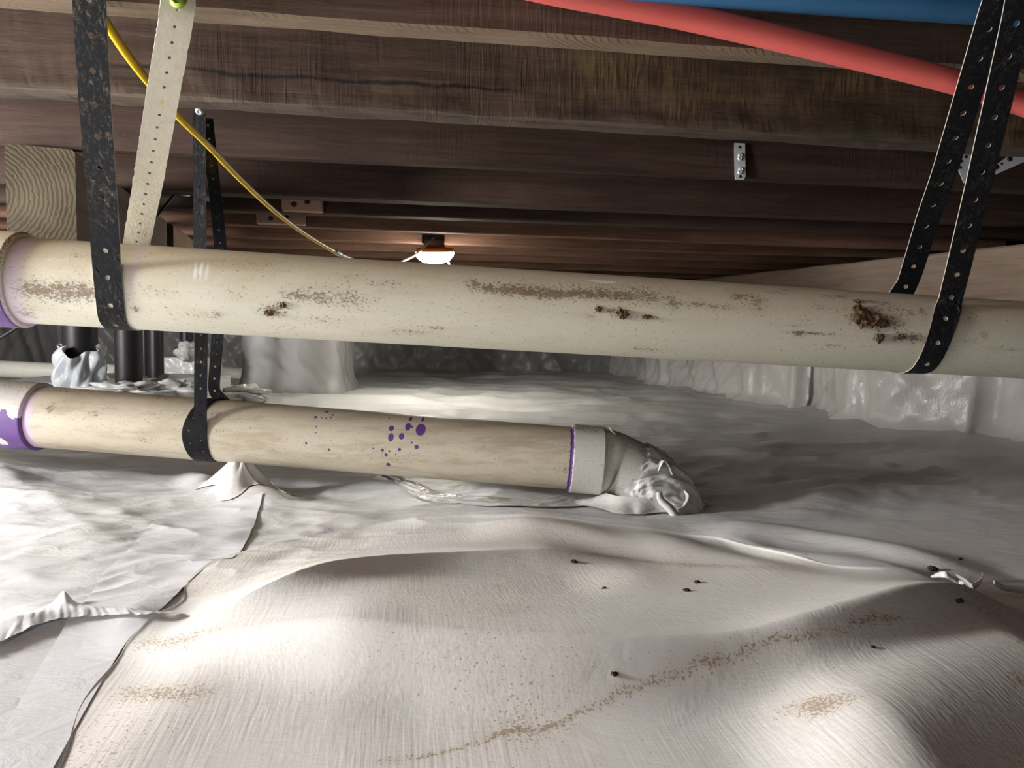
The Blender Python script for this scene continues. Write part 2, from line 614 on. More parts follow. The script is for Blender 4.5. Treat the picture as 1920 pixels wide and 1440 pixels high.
def soft_line(px, z):
    """crest line as y over evenly spaced x, smoothed so that it has no kinks"""
    q = np.array(sorted(smooth_line(px, z)))
    xs = np.linspace(q[0, 0], q[-1, 0], 240)
    ys = np.interp(xs, q[:, 0], q[:, 1])
    for _ in range(3):
        k = 21
        pad = np.concatenate([ys[0] + (ys[0] - ys[k:0:-1]), ys, ys[-1] + (ys[-1] - ys[-2:-k - 2:-1])])
        ys = np.convolve(pad, np.ones(2 * k + 1) / (2 * k + 1), 'valid')
    return list(zip(xs, ys))


FOLDS = [(soft_line(p, abs(h) * 0.9), h, a, b) for p, h, a, b in FOLDS]


def height(x, y):
    x = np.asarray(x, float)
    y = np.asarray(y, float)
    z = np.zeros(x.shape)
    for pts, h, wf, wn in FOLDS:
        px_, py_ = np.array(pts).T
        d = y - np.interp(x, px_, py_)
        sl_ = (py_[-1] - py_[0]) / (px_[-1] - px_[0])
        d = d / math.sqrt(1 + sl_ * sl_)
        par = (x - px_[0]) / (px_[-1] - px_[0])
        if h < 0:          # sharp crease
            prof = -np.where(d > 0, np.clip(1 - d / wf, 0, 1) ** 1.2, np.exp(d / wn))
        else:
            prof = np.where(d > 0, np.exp(-(d / wf) ** 2 * 1.2), np.exp(-(d / wn) ** 2 * 1.2))
        z = z + h * prof * endfade(par, 0.3, 0.3)
    near = sstep(1.5, 1.0, y)
    far = 1 - near
    # broad unevenness, long wrinkles, small crumple away from the camera
    wx = x + 0.12 * (fbm(x * 2.1, y * 2.1, 3) - 0.5)
    wy = y + 0.12 * (fbm(x * 2.3 + 9, y * 2.3, 4) - 0.5)
    z = z + 0.022 * (fbm(x * 1.7, y * 2.6, 5, 3) - 0.5) * (0.5 + far)
    z = z + (0.004 + 0.012 * far) * (ridged(wx * 1.8 + wy * 0.8, wy * 4.2, 8) - 0.4) * sstep(0.75, 1.5, y + 0.0 * x)
    left = sstep(-0.05, -0.30, x - 0.25 * (y - 0.6))
    z = z + 0.0045 * (ridged(wx * 5.0 + wy * 2, wy * 9.0 - wx * 3, 12) - 0.45) * np.clip(left * sstep(0.7, 0.9, y) + far, 0, 1)
    z = z + 0.028 * (ridged(wx * 0.9, wy * 2.3, 23) - 0.4) * sstep(2.1, 3.0, y)
    return z


def h1(x, y):
    return float(height(np.array([x]), np.array([y]))[0])


def flh(px, py):
    p = atz(px, py, 0.0)
    zz = 0.0
    for _ in range(12):
        zz = 0.5 * zz + 0.5 * h1(p.x, p.y)
        p = atz(px, py, zz)
    return (p.x, p.y)


def smooth_h(px):
    return [tuple(q) for q in catmull([flh(*p) for p in px], 6 * len(px))]


SAND = [smooth_h(p) for p in (
    [(980, 1380), (1120, 1325), (1240, 1280), (1330, 1242), (1450, 1208), (1580, 1180), (1720, 1150)],
    [(700, 1440), (860, 1405), (1000, 1365)],)]
SMEAR = [smooth_h(p) for p in (
    [(1440, 1320), (1520, 1335), (1580, 1345)],
    [(1500, 1312), (1570, 1316), (1630, 1300)],
    [(230, 1195), (330, 1205), (420, 1190)],
    [(190, 1290), (330, 1305), (450, 1295)],
    [(230, 1150), (300, 1110), (380, 1075)],
    [(560, 960), (660, 975), (740, 965), (860, 960)],
    [(1000, 1055), (1180, 1050), (1400, 1065), (1650, 1080)],
    [(1880, 1260), (1930, 1290)],)]


def dust_at(x, y):
    d = 0.30 * sstep(0.42, 0.64, fbm(x * 3.1, y * 4.0, 31)) + 0.14
    d = d + 0.38 * sstep(0.48, 0.66, fbm(x * 7.0, y * 12.0, 35)) * sstep(0.2, 0.9, x)
    for pts in SAND:
        q, par = polydist(x, y, pts)
        q = q + 0.012 * (fbm(x * 30, y * 30, 40) - 0.5)
        d = d + 0.62 * np.exp(-(q / 0.0034) ** 2) * endfade(par, .05, .1) * (0.3 + 1.0 * fbm(x * 25, y * 25, 43)) + 0.12 * np.exp(-(q / 0.02) ** 2)
    for pts in SMEAR:
        q, par = polydist(x, y, pts)
        d = d + 0.5 * np.exp(-(q / 0.015) ** 2) * endfade(par, .3, .3)
    return np.clip(d, 0, 1.3)


def axis_pts(lo, a, b, hi, fine, g=1.06, mx=0.04):
    mid = list(np.arange(a, b, fine))
    out, s, v = [], fine, b
    while v < hi:
        out.append(v)
        s = min(s * g, mx)
        v += s
    out.append(hi)
    pre, s, v = [], fine, a
    while v > lo:
        s = min(s * g, mx)
        v -= s
        pre.append(v)
    return np.array(pre[::-1] + mid + out)


X0, X1, Y0, Y1 = -2.4, 3.0, -1.4, 5.6
gx = axis_pts(X0, -0.75, 1.15, X1, 0.0055, 1.03, 0.035)
gy = axis_pts(Y0, 0.40, 1.75, Y1, 0.0055, 1.02, 0.030)
GX, GY = np.meshgrid(gx, gy, indexing='ij')
GZ = height(GX, GY)
GZ = GZ * (1 - 0.0)
floor = mesh('floor', np.stack([GX, GY, GZ], -1), grid_faces(len(gx), len(gy)), M_liner, origin=(0, 0, 0),
             attrs={'dust': dust_at(GX, GY).ravel() * 0.5})
tag(floor, kind='structure', label='white plastic vapour barrier spread over the uneven crawl space ground')


def sheet(name, edge_a, edge_b, nu, nv, mat, lift, parent, label=None, curl=None, dustk=1.0):
    """A sheet lying on the ground between two floor curves given in world x, y."""
    A = catmull(edge_a, nu)
    B = catmull(edge_b, nu)
    t = np.linspace(0, 1, nv)[None, :, None]
    XY = A[:, None, :] * (1 - t) + B[:, None, :] * t
    x, y = XY[..., 0], XY[..., 1]
    z = height(x, y) + lift
    if curl is not None:
        z = z + curl(x, y, np.linspace(0, 1, nu)[:, None], np.linspace(0, 1, nv)[None, :])
    o = mesh(name, np.stack([x, y, z], -1), grid_faces(nu, nv), mat, parent,
             attrs={'dust': dust_at(x, y).ravel() * dustk})
    if label: o['label'] = label
    return o


seam = [(20, 1620), (105, 1440), (165, 1320), (215, 1242), (240, 1205), (295, 1155), (335, 1130), (352, 1098), (402, 1054),
        (560, 1012), (720, 984), (860, 968), (1000, 968), (1150, 985), (1290, 1005), (1400, 1025), (1590, 1065), (1760, 1090), (2050, 1085), (2700, 1120)]
seam_w = [flh(*p) for p in seam]
seam_w = [(p[0] + 0.004 * math.sin(i * 2.3), p[1]) for i, p in enumerate(seam_w)]
near_w = [fl(px, 1760) for px in np.linspace(120, 3300, 20)]


def curl_w(x, y, u, v):
    return 0.0016 * np.exp(-(v / 0.012) ** 2) * (0.3 + vnoise(u * 40 + 0 * v, 0 * u + 0 * v + 3.3, 5))


sheet('woven_sheet', seam_w, near_w, 900, 420, M_woven, 0.0016, floor, 'woven-textured white sheet covering the near ground', curl_w)
# tape strip along the seam at the left
ta = [flh(*p) for p in [(-60, 1480), (20, 1350), (90, 1230), (150, 1140), (192, 1078), (246, 1026), (282, 985), (322, 963)]]
tb = [flh(*p) for p in [(60, 1520), (175, 1310), (236, 1210), (296, 1150), (352, 1096), (404, 1050), (446, 1040), (492, 926)]]
sheet('seam_tape', ta, tb, 260, 50, M_tape, 0.0024, floor, 'smooth white tape along the seam', dustk=0.35)
ta2 = [flh(*p) for p in [(-40, 1190), (40, 1160), (105, 1136), (180, 1142), (260, 1150), (328, 1152)]]
tb2 = [flh(*p) for p in [(-40, 1235), (40, 1196), (110, 1172), (190, 1166), (270, 1164), (332, 1160)]]


def curl_t(x, y, u, v):
    return 0.012 * np.exp(-((u - 0.42) / 0.05) ** 2) * (1 - v) ** 2 + 0.002 * v * vnoise(u * 30, v * 2.0, 9) + 0.002 * v


sheet('seam_tape', ta2, tb2, 120, 14, M_tape, 0.0036, floor, None, curl_t, 0.8)
ta3 = [flh(*p) for p in [(505, 1028), (560, 1036), (640, 1056), (690, 1062), (760, 1054)]]
# shiny clear tape below the lower pipe
ca = [flh(*p) for p in [(720, 878), (790, 912), (860, 930), (960, 938), (1080, 932)]]
cb = [flh(*p) for p in [(700, 885), (770, 928), (850, 947), (980, 952), (1110, 950)]]


def curl_c(x, y, u, v):
    return 0.004 * np.clip(ridged(u * 14 + v * 3, v * 3.0 + u * 5, 77), 0, 1) * np.sin(v * PI) * np.sin(u * PI) ** .5


sheet('seam_tape', ca, cb, 160, 26, M_wrap, 0.003, floor, 'shiny crumpled tape on the ground below the lower pipe', curl_c, 0.5)

# ------------------------------------------------------------------ walls, ceiling


def plastic_wall(name, plan, z0, z1, amp, seed, mat, normal_sign=1, du=0.012, nv=60, freq=1.0, foot=0.05, label=None, bumps=()):
    L = sum(math.dist(a, b) for a, b in zip(plan[:-1], plan[1:]))
    nu = int(L / du)
    dens = []
    for a, b in zip(plan[:-1], plan[1:]):
        k = max(2, int(math.dist(a, b) / du))
        for i in range(k):
            t = i / k
            dens.append((a[0] + (b[0] - a[0]) * t, a[1] + (b[1] - a[1]) * t))
    dens.append(plan[-1])
    A = np.array(dens)
    k = np.array([1, 2, 3, 2, 1.]) / 9
    S = A.copy()
    for c in (0, 1):
        S[2:-2, c] = np.convolve(A[:, c], k, 'valid')
    nu = len(S)
    T = np.gradient(S, axis=0)
    T /= np.linalg.norm(T, axis=1)[:, None]
    N = np.stack([-T[:, 1], T[:, 0]], 1) * normal_sign
    s = np.arange(nu)[:, None] * du
    z = np.linspace(z0, z1, nv)[None, :]
    fold = amp * (ridged(s * 2.6 * freq + 1.5 * z, z * 1.3 + s * 0.8, seed) - 0.3) + 0.35 * amp * (ridged(s * 5 * freq - z * 4, z * 2.5 + s * 2, seed + 5) - 0.3)
    for (a_, b_, h_) in bumps:
        fold = fold + h_ * sstep(a_ - .03, a_ + .03, s) * (1 - sstep(b_ - .03, b_ + .03, s))
    off = fold + foot * np.exp(-((z - z0) / 0.035) ** 2)
    x = S[:, 0][:, None] + N[:, 0][:, None] * off
    y = S[:, 1][:, None] + N[:, 1][:, None] * off
    Z = np.broadcast_to(z, x.shape)
    o = mesh(name, np.stack([x, y, Z], -1), grid_faces(nu, nv), mat, attrs={'dust': (0.2 * fbm(x * 5, Z * 5 + y * 4, 3)).ravel()})
    tag(o, label, kind='structure')
    return o


RW = [fl(1205, 716), fl(1400, 752), fl(1540, 762), fl(1590, 790), fl(1850, 816), fl(2050, 850), fl(2400, 905), fl(3200, 1050)]
RW = [(max(x, 1.30), y) for x, y in RW]
cs = np.concatenate([[0], np.cumsum([math.dist(a, b) for a, b in zip(RW[:-1], RW[1:])])])
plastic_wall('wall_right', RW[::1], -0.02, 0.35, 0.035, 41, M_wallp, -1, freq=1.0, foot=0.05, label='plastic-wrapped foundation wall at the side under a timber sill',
             bumps=((cs[1] + .05, cs[1] + .25, .05), (cs[2] - .12, cs[2] + 0.02, 0.06), (cs[3] + 0.15 * (cs[4] - cs[3]), cs[4] - 0.02, 0.07), (0.15, 0.4, 0.04)))
BW = [(-2.4, 5.3), (-0.6, 5.25), (0.6, 5.3), (RW[0][0], 5.28)]
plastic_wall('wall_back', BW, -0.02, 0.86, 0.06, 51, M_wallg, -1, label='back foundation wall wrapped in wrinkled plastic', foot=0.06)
plastic_wall('wall_corner', [(RW[0][0] - 0.01, 5.3), (RW[0][0] + 0.02, RW[0][1] + 0.25), (RW[0][0], RW[0][1])], -0.02, 0.86, 0.02, 52, M_wallp, -1)
plastic_wall('wall_left', [(-2.3, -1.4), (-2.3, 5.4)], -0.02, 0.86, 0.02, 53, M_wallp, -1, du=0.03, nv=30)

Zj = 0.66                               # underside of the joists
deck = empty('ceiling', (0, 2, Zj + 0.20), 'dark board subfloor above the joists', kind='structure')


def box(x0, x1, y0, y1, z0, z1, bev=0.003):
    """verts, faces of a box with chamfered long edges"""
    import itertools
    V, idx = [], {}
    lo, hi = (x0, y0, z0), (x1, y1, z1)
    for sx, sy, sz in itertools.product((0, 1), repeat=3):
        c = [hi[i] if s else lo[i] for i, s in enumerate((sx, sy, sz))]
        for ax in range(3):
            p = list(c)
            for k in range(3):
                if k != ax:
                    p[k] += (-bev if (sx, sy, sz)[k] else bev)
            idx[(sx, sy, sz, ax)] = len(V)
            V.append(tuple(p))
    f = []
    for ax in range(3):
        a, b = [k for k in range(3) if k != ax]
        for s in (0, 1):
            q = []
            for u, v in ((0, 0), (1, 0), (1, 1), (0, 1)):
                k = [0, 0, 0]
                k[ax], k[a], k[b] = s, u, v
                q.append(idx[(*k, ax)])
            f.append(tuple(q))
    for ax in range(3):
        a, b = [k for k in range(3) if k != ax]
        for u, v in itertools.product((0, 1), repeat=2):
            q = []
            for s, which in ((0, a), (1, a), (1, b), (0, b)):
                k = [0, 0, 0]
                k[ax], k[a], k[b] = s, u, v
                q.append(idx[(*k, which)])
            f.append(tuple(q))
    for sx, sy, sz in itertools.product((0, 1), repeat=3):
        f.append(tuple(idx[(sx, sy, sz, ax)] for ax in range(3)))
    return V, f


def fixn(o):
    import bmesh
    bm = bmesh.new()
    bm.from_mesh(o.data)
    bmesh.ops.recalc_face_normals(bm, faces=bm.faces)
    bm.to_mesh(o.data)
    bm.free()
    return o


def boxo(name, b, mat, parent=None, rot=None, pivot=None, bev=0.003, smooth=False):
    V, f = box(*b, bev)
    if rot:
        c, s = math.cos(rot), math.sin(rot)
        V = [(pivot[0] + (x - pivot[0]) * c - (y - pivot[1]) * s, pivot[1] + (x - pivot[0]) * s + (y - pivot[1]) * c, z) for x, y, z in V]
    return fixn(mesh(name, V, f, mat, parent, smooth))


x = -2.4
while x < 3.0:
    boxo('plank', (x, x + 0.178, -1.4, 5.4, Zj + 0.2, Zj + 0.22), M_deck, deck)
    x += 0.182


# ------------------------------------------------------------------ joists
def joist(name, yn, yf, mat, label, under=None, rough=0.0012, z=Zj, tilt=0.0, seed=1, x0=-2.35, x1=2.4, hgt=0.2):
    """A sawn joist along X with slightly worn, wavy arrises."""
    n = 420
    xs = np.linspace(x0, x1, n)
    c = 0.004
    prof = [(yn, z + hgt), (yn, z + hgt * .66), (yn, z + hgt * .33), (yn, z + 0.03), (yn, z + c), (yn + c, z), ((yn + yf) / 2, z), (yf - c, z), (yf, z + c), (yf, z + hgt * .5), (yf, z + hgt)]
    m = len(prof)
    V = np.zeros((n, m, 3))
    for j, (py, pz) in enumerate(prof):
        jit = rough * (1.0 if 2 < j < 9 else 0.5)
        V[:, j, 0] = xs
        V[:, j, 1] = py + jit * 2 * (fbm(xs * 9, xs * 0 + j * 3.1, seed) - 0.5) + tilt * xs
        V[:, j, 2] = pz + jit * 2 * (fbm(xs * 7, xs * 0 + j * 5.7, seed + 3) - 0.5) + 0.003 * np.sin(xs * 1.1 + seed)
    F_ = grid_faces(n, m, False)
    # close the section along its top
    top = np.stack([np.arange(n - 1) * m + m - 1, np.arange(1, n) * m + m - 1, np.arange(1, n) * m, np.arange(n - 1) * m], -1)
    F_ = np.vstack([F_, top])
    fm = np.zeros(len(F_), int)
    mats = [mat]
    if under:
        mats = [mat, under]
        jj = np.tile(np.arange(m - 1), n - 1)
        fm[:(n - 1) * (m - 1)] = ((jj >= 4) & (jj <= 7)).astype(int)
    o = mesh(name, V, F_, mat, None, False, mats=mats, fmat=fm)
    tag(o, label, 'joist', 'floor joists')
    return o


def yat(px, py):
    return atz(px, py, Zj).y


J = [(yat(640, 45), yat(640, 68)), (yat(640, 206), yat(640, 222)), (yat(640, 301), yat(640, 308)), (yat(640, 369), yat(640, 376)),
     (yat(640, 402), yat(640, 407))]
joist('joist', J[0][0], J[0][1], M_joist_near, 'nearest brown joist with a pale rough-sawn underside, green screw on it', M_joist_cut, 0.0016, seed=2)
joist('joist', J[1][0], J[1][1] + 0.004, M_joist_old, 'weathered dark-stained joist behind the red tube, lowest edge worn', M_weather, 0.004, seed=9)
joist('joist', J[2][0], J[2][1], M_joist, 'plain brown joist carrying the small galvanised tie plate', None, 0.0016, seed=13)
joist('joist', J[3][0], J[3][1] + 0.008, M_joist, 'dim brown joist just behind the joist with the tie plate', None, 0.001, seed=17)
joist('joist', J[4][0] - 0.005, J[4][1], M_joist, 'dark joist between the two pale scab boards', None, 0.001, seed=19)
y6 = yat(640, 433)
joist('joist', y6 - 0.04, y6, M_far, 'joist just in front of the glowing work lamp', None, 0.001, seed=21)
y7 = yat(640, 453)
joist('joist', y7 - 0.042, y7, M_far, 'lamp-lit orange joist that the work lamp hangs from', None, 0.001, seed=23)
Y7 = y7 - 0.042
labs = ['first dim joist beyond the hanging work lamp', 'second dim joist beyond the hanging work lamp', 'third dim joist beyond the hanging work lamp',
        'fourth dim joist beyond the hanging work lamp', 'fifth dim joist beyond the hanging work lamp', 'farthest dark joist next to the back wall']
for i, lb in enumerate(labs):
    yy = y7 + 0.36 * (i + 1)
    joist('joist', yy - 0.04, yy, M_far, lb, None, 0.001, seed=25 + i)

# pale scab boards nailed on the far joists
for (ax, ay, bx, by, yq, lb) in ((528, 367, 605, 395, J[4][0] - 0.028, 'larger pale scab board with two nail holes, right of the yellow cord'),
                                 (480, 397, 572, 419, y6 - 0.068, 'smaller pale scab board crossed by the yellow cord')):
    d0 = (yq - CAM.y)

    def on(px, py):
        d = fw + rt * ((px - 960) / F) + up * ((720 - py) / F)
        return CAM + d * (yq / d.y)
    a, b = on(ax, ay), on(bx, by)
    c2 = on(ax, by)
    t = empty('scab_board', ((a.x + b.x) / 2, yq, c2.z), lb, 'board')
    boxo('board', (a.x, b.x, yq, yq + 0.027, c2.z, a.z + 0.01), M_pale, t)
    for k in ((0.3, 0.55), (0.62, 0.35)):
        V, f = lathe([(0.006, 0), (0.008, 0.001), (0.006, 0.002)], (a.x + (b.x - a.x) * k[0], yq - 0.001, c2.z + (a.z - c2.z) * (1 - k[1])), (0, -1, 0), 12)
        mesh('nail', V, f, M_dark, t)

# ------------------------------------------------------------------ girder on the left
g0 = P(8, 266, 1.45)
g1 = P(126, 268, 1.45)
gd = Vector((math.sin(math.radians(-7.5)), math.cos(math.radians(-7.5)), 0))
gw = Vector((gd.y, -gd.x, 0))


def prism(name, p, width, length, ztop, zbot, mat, parent, endmat=None, c=0.006):
    n = 12
    sec = [(0, zbot), (width, zbot), (width, ztop - c), (width - c, ztop), (c, ztop), (0, ztop - c)]
    V = []
    for i in range(n):
        q = Vector((p.x, p.y, 0)) + gd * (length * i / (n - 1))
        for (u, z) in sec:
            r = q + gw * u
            V.append((r.x, r.y, z + 0.002 * math.sin(i * 1.3 + u * 40)))
    m = len(sec)
    f = [(i * m + j, i * m + (j + 1) % m, (i + 1) * m + (j + 1) % m, (i + 1) * m + j) for i in range(n - 1) for j in range(m)]
    f += [tuple(range(m)), tuple((n - 1) * m + j for j in range(m))[::-1]]
    fm = [0] * len(f)
    if endmat:
        fm[-2] = fm[-1] = 1
    o = mesh(name, V, f, mat, parent, False, mats=[mat] + ([endmat] if endmat else []), fmat=fm)
    return fixn(o)


gwid = (g1 - g0).length
gt = empty('girder', (g0.x, g0.y, 0.43), 'thick timber girder whose end grain faces out at the left', 'beam')
prism('timber', g0, gwid, 1.02, Zj - 0.004, 0.445, M_girder, gt, M_end)
# black metal strap over the girder's top corner
q0 = g0 + gd * 0.16
sv = []
for (u, z) in ((0.055, Zj - 0.002), (gwid - 0.004, Zj - 0.002), (gwid + 0.003, Zj - 0.012), (gwid + 0.003, 0.56)):
    for s in (0, 0.055):
        r = q0 + gw * u + gd * s
        sv.append((r.x, r.y, z))
        sv.append((r.x + gw.x * 0.003, r.y, z + 0.003))
ff = []
for i in range(3):
    a = i * 4
    ff += [(a, a + 2, a + 6, a + 4), (a + 1, a + 5, a + 7, a + 3), (a, a + 4, a + 5, a + 1), (a + 2, a + 3, a + 7, a + 6)]
fixn(mesh('metal_strap', sv, ff, M_black, gt, False))['label'] = 'black metal strap over the girder top'
V, f = tube([tuple(q0 + gw * (gwid + 0.008) + Vector((0, 0, z - q0.z))) for z in (0.53, 0.555, 0.58)], 0.006, 10)
mesh('bolt', V, f, M_galv, gt)
g2 = g0 + gd * 1.06 + gw * 0.02
gt2 = empty('girder', (g2.x, g2.y, 0.43), 'paler girder length behind the end-grain girder, partly hidden by the upper pipe', 'beam')
prism('timber', g2, gwid * 0.95, 1.3, Zj - 0.01, 0.45, M_sill, gt2, M_end)  # paler wood stands in for the hanging lamp's light on this length

# ------------------------------------------------------------------ sill timber on the right wall
so = P(1935, 455, 2.28)
s1 = P(1330, 521, 4.6)
sd = Vector((s1.x - so.x, s1.y - so.y, 0)).normalized()
sn = Vector((-sd.y, sd.x, 0))
zs1 = so.z
V, f = [], []
for i in range(30):
    q = Vector((so.x, so.y, 0)) + sd * (-1.2 + i * 0.15)
    zt = so.z + (s1.z - so.z) * ((-1.2 + i * 0.15) / (s1 - so).length)
    for (u, z) in ((0, 0.34), (0, zt - 0.006), (-0.006, zt), (-0.13, zt), (-0.13, 0.34)):
        r = q + sn * u
        V.append((r.x, r.y, z + 0.0015 * math.sin(i * 2.1)))
m = 5
f = [(i * m + j, i * m + (j + 1) % m, (i + 1) * m + (j + 1) % m, (i + 1) * m + j) for i in range(29) for j in range(m)] + [tuple(range(m)), tuple(29 * m + j for j in range(m))]
tag(fixn(mesh('sill_beam', V, f, M_sill, None, False)), 'long pale brown timber sill on top of the plastic-wrapped side wall', 'beam')

# ------------------------------------------------------------------ pipes
R_UP = 0.0572


class Pipe:
    def __init__(self, a, b, r):
        self.a, self.b, self.r = np.array(a), np.array(b), r
        self.T = (self.b - self.a) / np.linalg.norm(self.b - self.a)
        v = np.array(CAM) - (self.a + self.b) / 2
        self.L = np.linalg.norm(self.b - self.a)

    def at(self, s):
        return self.a + self.T * s

    def near(self, px, py):
        """distance along the axis of the point that shows nearest to a pixel"""
        d = np.array(fw + rt * ((px - 960) / F) + up * ((720 - py) / F))
        d /= np.linalg.norm(d)
        w0 = np.array(CAM) - self.a
        b = d @ self.T
        return ((w0 @ self.T) - b * (w0 @ d)) / (1 - b * b)

    def frame(self):
        N = np.array([0, 0, 1.0])
        N = N - self.T * (N @ self.T)
        N /= np.linalg.norm(N)
        B = np.cross(N, self.T)          # towards the camera when T runs to the right
        if B @ (np.array(CAM) - self.a) < 0:
            B = -B
        return N, B

    def surf(self, s, th, r=None):
        """th = 0 at the top, 90 deg at the side facing the camera, 180 at the bottom"""
        N, B = self.frame()
        r = self.r if r is None else r
        return self.at(s) + r * (math.cos(th) * N + math.sin(th) * B)


def project(V):
    d = V - np.array(CAM)
    z = d @ np.array(fw)
    return 960 + F * (d @ np.array(rt)) / z, 720 - F * (d @ np.array(up)) / z


def pipe_mesh(name, pp, s0, s1, mat, parent, paint, ns, nth=200, r=None):
    N, B = pp.frame()
    s = np.linspace(s0, s1, ns)
    # finer spacing on the side one can see
    th = np.concatenate([np.linspace(-0.2, PI + 0.3, int(nth * .8), endpoint=False), np.linspace(PI + 0.3, 2 * PI - 0.2, int(nth * .2), endpoint=False)])
    r = pp.r if r is None else r
    C = pp.a + s[:, None] * pp.T
    V = C[:, None, :] + r * (np.cos(th)[None, :, None] * N + np.sin(th)[None, :, None] * B)
    nt = len(th)
    i, j = np.meshgrid(np.arange(ns - 1), np.arange(nt), indexing='ij')
    j2 = (j + 1) % nt
    Fq = np.stack([i * nt + j, i * nt + j2, (i + 1) * nt + j2, (i + 1) * nt + j], -1).reshape(-1, 4)
    S, TH = np.meshgrid(s, th, indexing='ij')
    attrs = paint(S, TH)
    return mesh(name, V, Fq, mat, parent, True, attrs={k: v.ravel() for k, v in attrs.items()})


def blobs(S, TH, pp, lst):
    """stains listed as (pixel x, pixel y, half length, half height in pixels, amount)"""
    out = np.zeros(S.shape)
    for (px, py, rx, ry, a) in lst:
        s, th = pp.locate(px, py)
        ds = (S - s) * pp.ppm / (rx * 1.2)
        dt = (TH - th) * pp.r * pp.ppm / (ry * 1.25)
        out = out + a * np.exp(-(ds ** 2 + dt ** 2))
    return out


def locate(self, px, py):
    d = np.array(fw + rt * ((px - 960) / F) + up * ((720 - py) / F))
    d /= np.linalg.norm(d)
    o = np.array(CAM) - self.a
    dp = d - self.T * (d @ self.T)
    op = o - self.T * (o @ self.T)
    A, Bq, Cq = dp @ dp, 2 * dp @ op, op @ op - self.r ** 2
    disc = max(Bq * Bq - 4 * A * Cq, 0)
    t = (-Bq - math.sqrt(disc)) / (2 * A)
    p = np.array(CAM) + d * t - self.a
    s = p @ self.T
    N, B = self.frame()
    return s, math.atan2(p @ B, p @ N)


Pipe.locate = locate
up_pipe = Pipe(P(12, 524, 1.0), P(1920, 638, 1.112), R_UP)
up_pipe.ppm = 1400 / 1.05
DIRT_UP = [(110, 548, 45, 15, .9), (60, 540, 25, 12, .6), (150, 545, 38, 14, .9), (45, 585, 14, 14, .5), (55, 590, 10, 10, .5), (255, 580, 6, 4, 1.1), (140, 480, 14, 5, .7),
           (505, 583, 16, 9, 1.1), (525, 575, 12, 8, .8), (300, 545, 30, 10, .4), (370, 590, 40, 10, .45), (410, 590, 6, 5, .9), (440, 550, 20, 15, .4),
           (555, 552, 26, 8, .9), (600, 560, 36, 8, .7), (610, 540, 40, 8, .5), (660, 565, 40, 14, .6), (720, 530, 40, 10, .5), (480, 500, 50, 18, .4), (600, 600, 40, 6, .4),
           (900, 538, 18, 8, .9), (940, 545, 26, 9, 1.), (985, 547, 26, 9, 1.0), (1030, 553, 26, 9, 1.0), (1075, 551, 28, 8, .95), (1120, 552, 30, 9, .9), (1170, 556, 32, 9, .95),
           (1220, 558, 28, 12, .8), (1262, 568, 10, 14, .7), (880, 528, 12, 8, .6), (1000, 535, 90, 12, .45), (1180, 540, 90, 12, .45), (770, 622, 30, 5, .7), (820, 615, 20, 3, .8),
           (1122, 580, 6, 5, 1.4), (1165, 588, 13, 9, 1.3), (1212, 594, 11, 4, 1.3), (1145, 583, 8, 3, .7), (1105, 594, 10, 4, .6),
           (1300, 570, 22, 6, .9), (1340, 575, 16, 4, .6), (1385, 555, 20, 9, .9), (1420, 568, 12, 14, .9), (1370, 576, 22, 5, .7), (1455, 548, 18, 4, .9), (1470, 543, 10, 3, .9),
           (1570, 556, 26, 5, .8), (1615, 592, 26, 18, 1.2), (1645, 598, 20, 12, 1.1), (1675, 606, 18, 8, .9), (1665, 572, 22, 8, .8), (1700, 585, 30, 8, .5), (1730, 585, 6, 12, .8), (1540, 575, 14, 5, .6),
           (1648, 632, 8, 8, 1.6), (1680, 631, 14, 8, 1.1), (1715, 633, 16, 8, 1.2), (1745, 636, 12, 8, 1.0), (1495, 626, 8, 4, 1.0), (1525, 625, 40, 2.5, 1.0), (1560, 648, 12, 1.5, 1.0),
           (1820, 640, 12, 6, .6), (1845, 628, 8, 6, .8), (1890, 655, 30, 3, .7), (1820, 595, 10, 14, .5), (1480, 610, 30, 3, .4), (1210, 655, 26, 6, .6)]


def paint_up(S, TH):
    dirt = blobs(S, TH, up_pipe, DIRT_UP)
    dirt = dirt * (0.65 + 0.7 * fbm(S * 60, TH * 6, 91))
    fade = 0.72 + 0.28 * sstep(1.2, 0.0, S)
    dust = sstep(2.0, 0.55, TH + 0.35 * (fbm(S * 9, TH * 2, 92) - 0.5)) * fade * 0.85 + 0.25 * sstep(.45, .8, fbm(S * 12, TH * 3, 94)) * sstep(1.35, 0.5, S)
    dust = np.where((TH < 0) | (TH > PI), 0.8, dust)
    lil = 0.55 * np.exp(-((S - up_pipe.locate(20, 530)[0]) / 0.012) ** 2) + 0.30 * np.exp(-((S - up_pipe.locate(246, 540)[0]) / 0.006) ** 2) * sstep(2.2, 1.0, TH)
    s1_, t1_ = up_pipe.locate(375, 507)
    scr = np.exp(-(((S - s1_) / 0.011) ** 4)) * np.exp(-(((TH - t1_) / 0.22) ** 4)) * (0.5 + 0.5 * np.sign(np.sin(S * 2200 + TH * 3)))
    s2_, t2_ = up_pipe.locate(1131, 528)
    scr = scr + ((S - s2_) / 0.018) ** 2 * 0 + 0.8 * (((S - s2_) / 0.019) ** 2 + ((TH - t2_) / 0.06) ** 2 < 1)
    return {'dirt': np.clip(dirt, 0, 2), 'dust': dust, 'lilac': lil, 'scrape': np.clip(scr, 0, 1), 'purple': np.zeros(S.shape)}


up_t = empty('drain_pipe', tuple(up_pipe.at(0.7)), 'upper cream white plastic drain pipe, dirt-smeared, hung across the whole space', 'pipe')
pipe_mesh('pipe', up_pipe, -0.06, up_pipe.L + 0.35, M_pvc, up_t, paint_up, 900, 190)


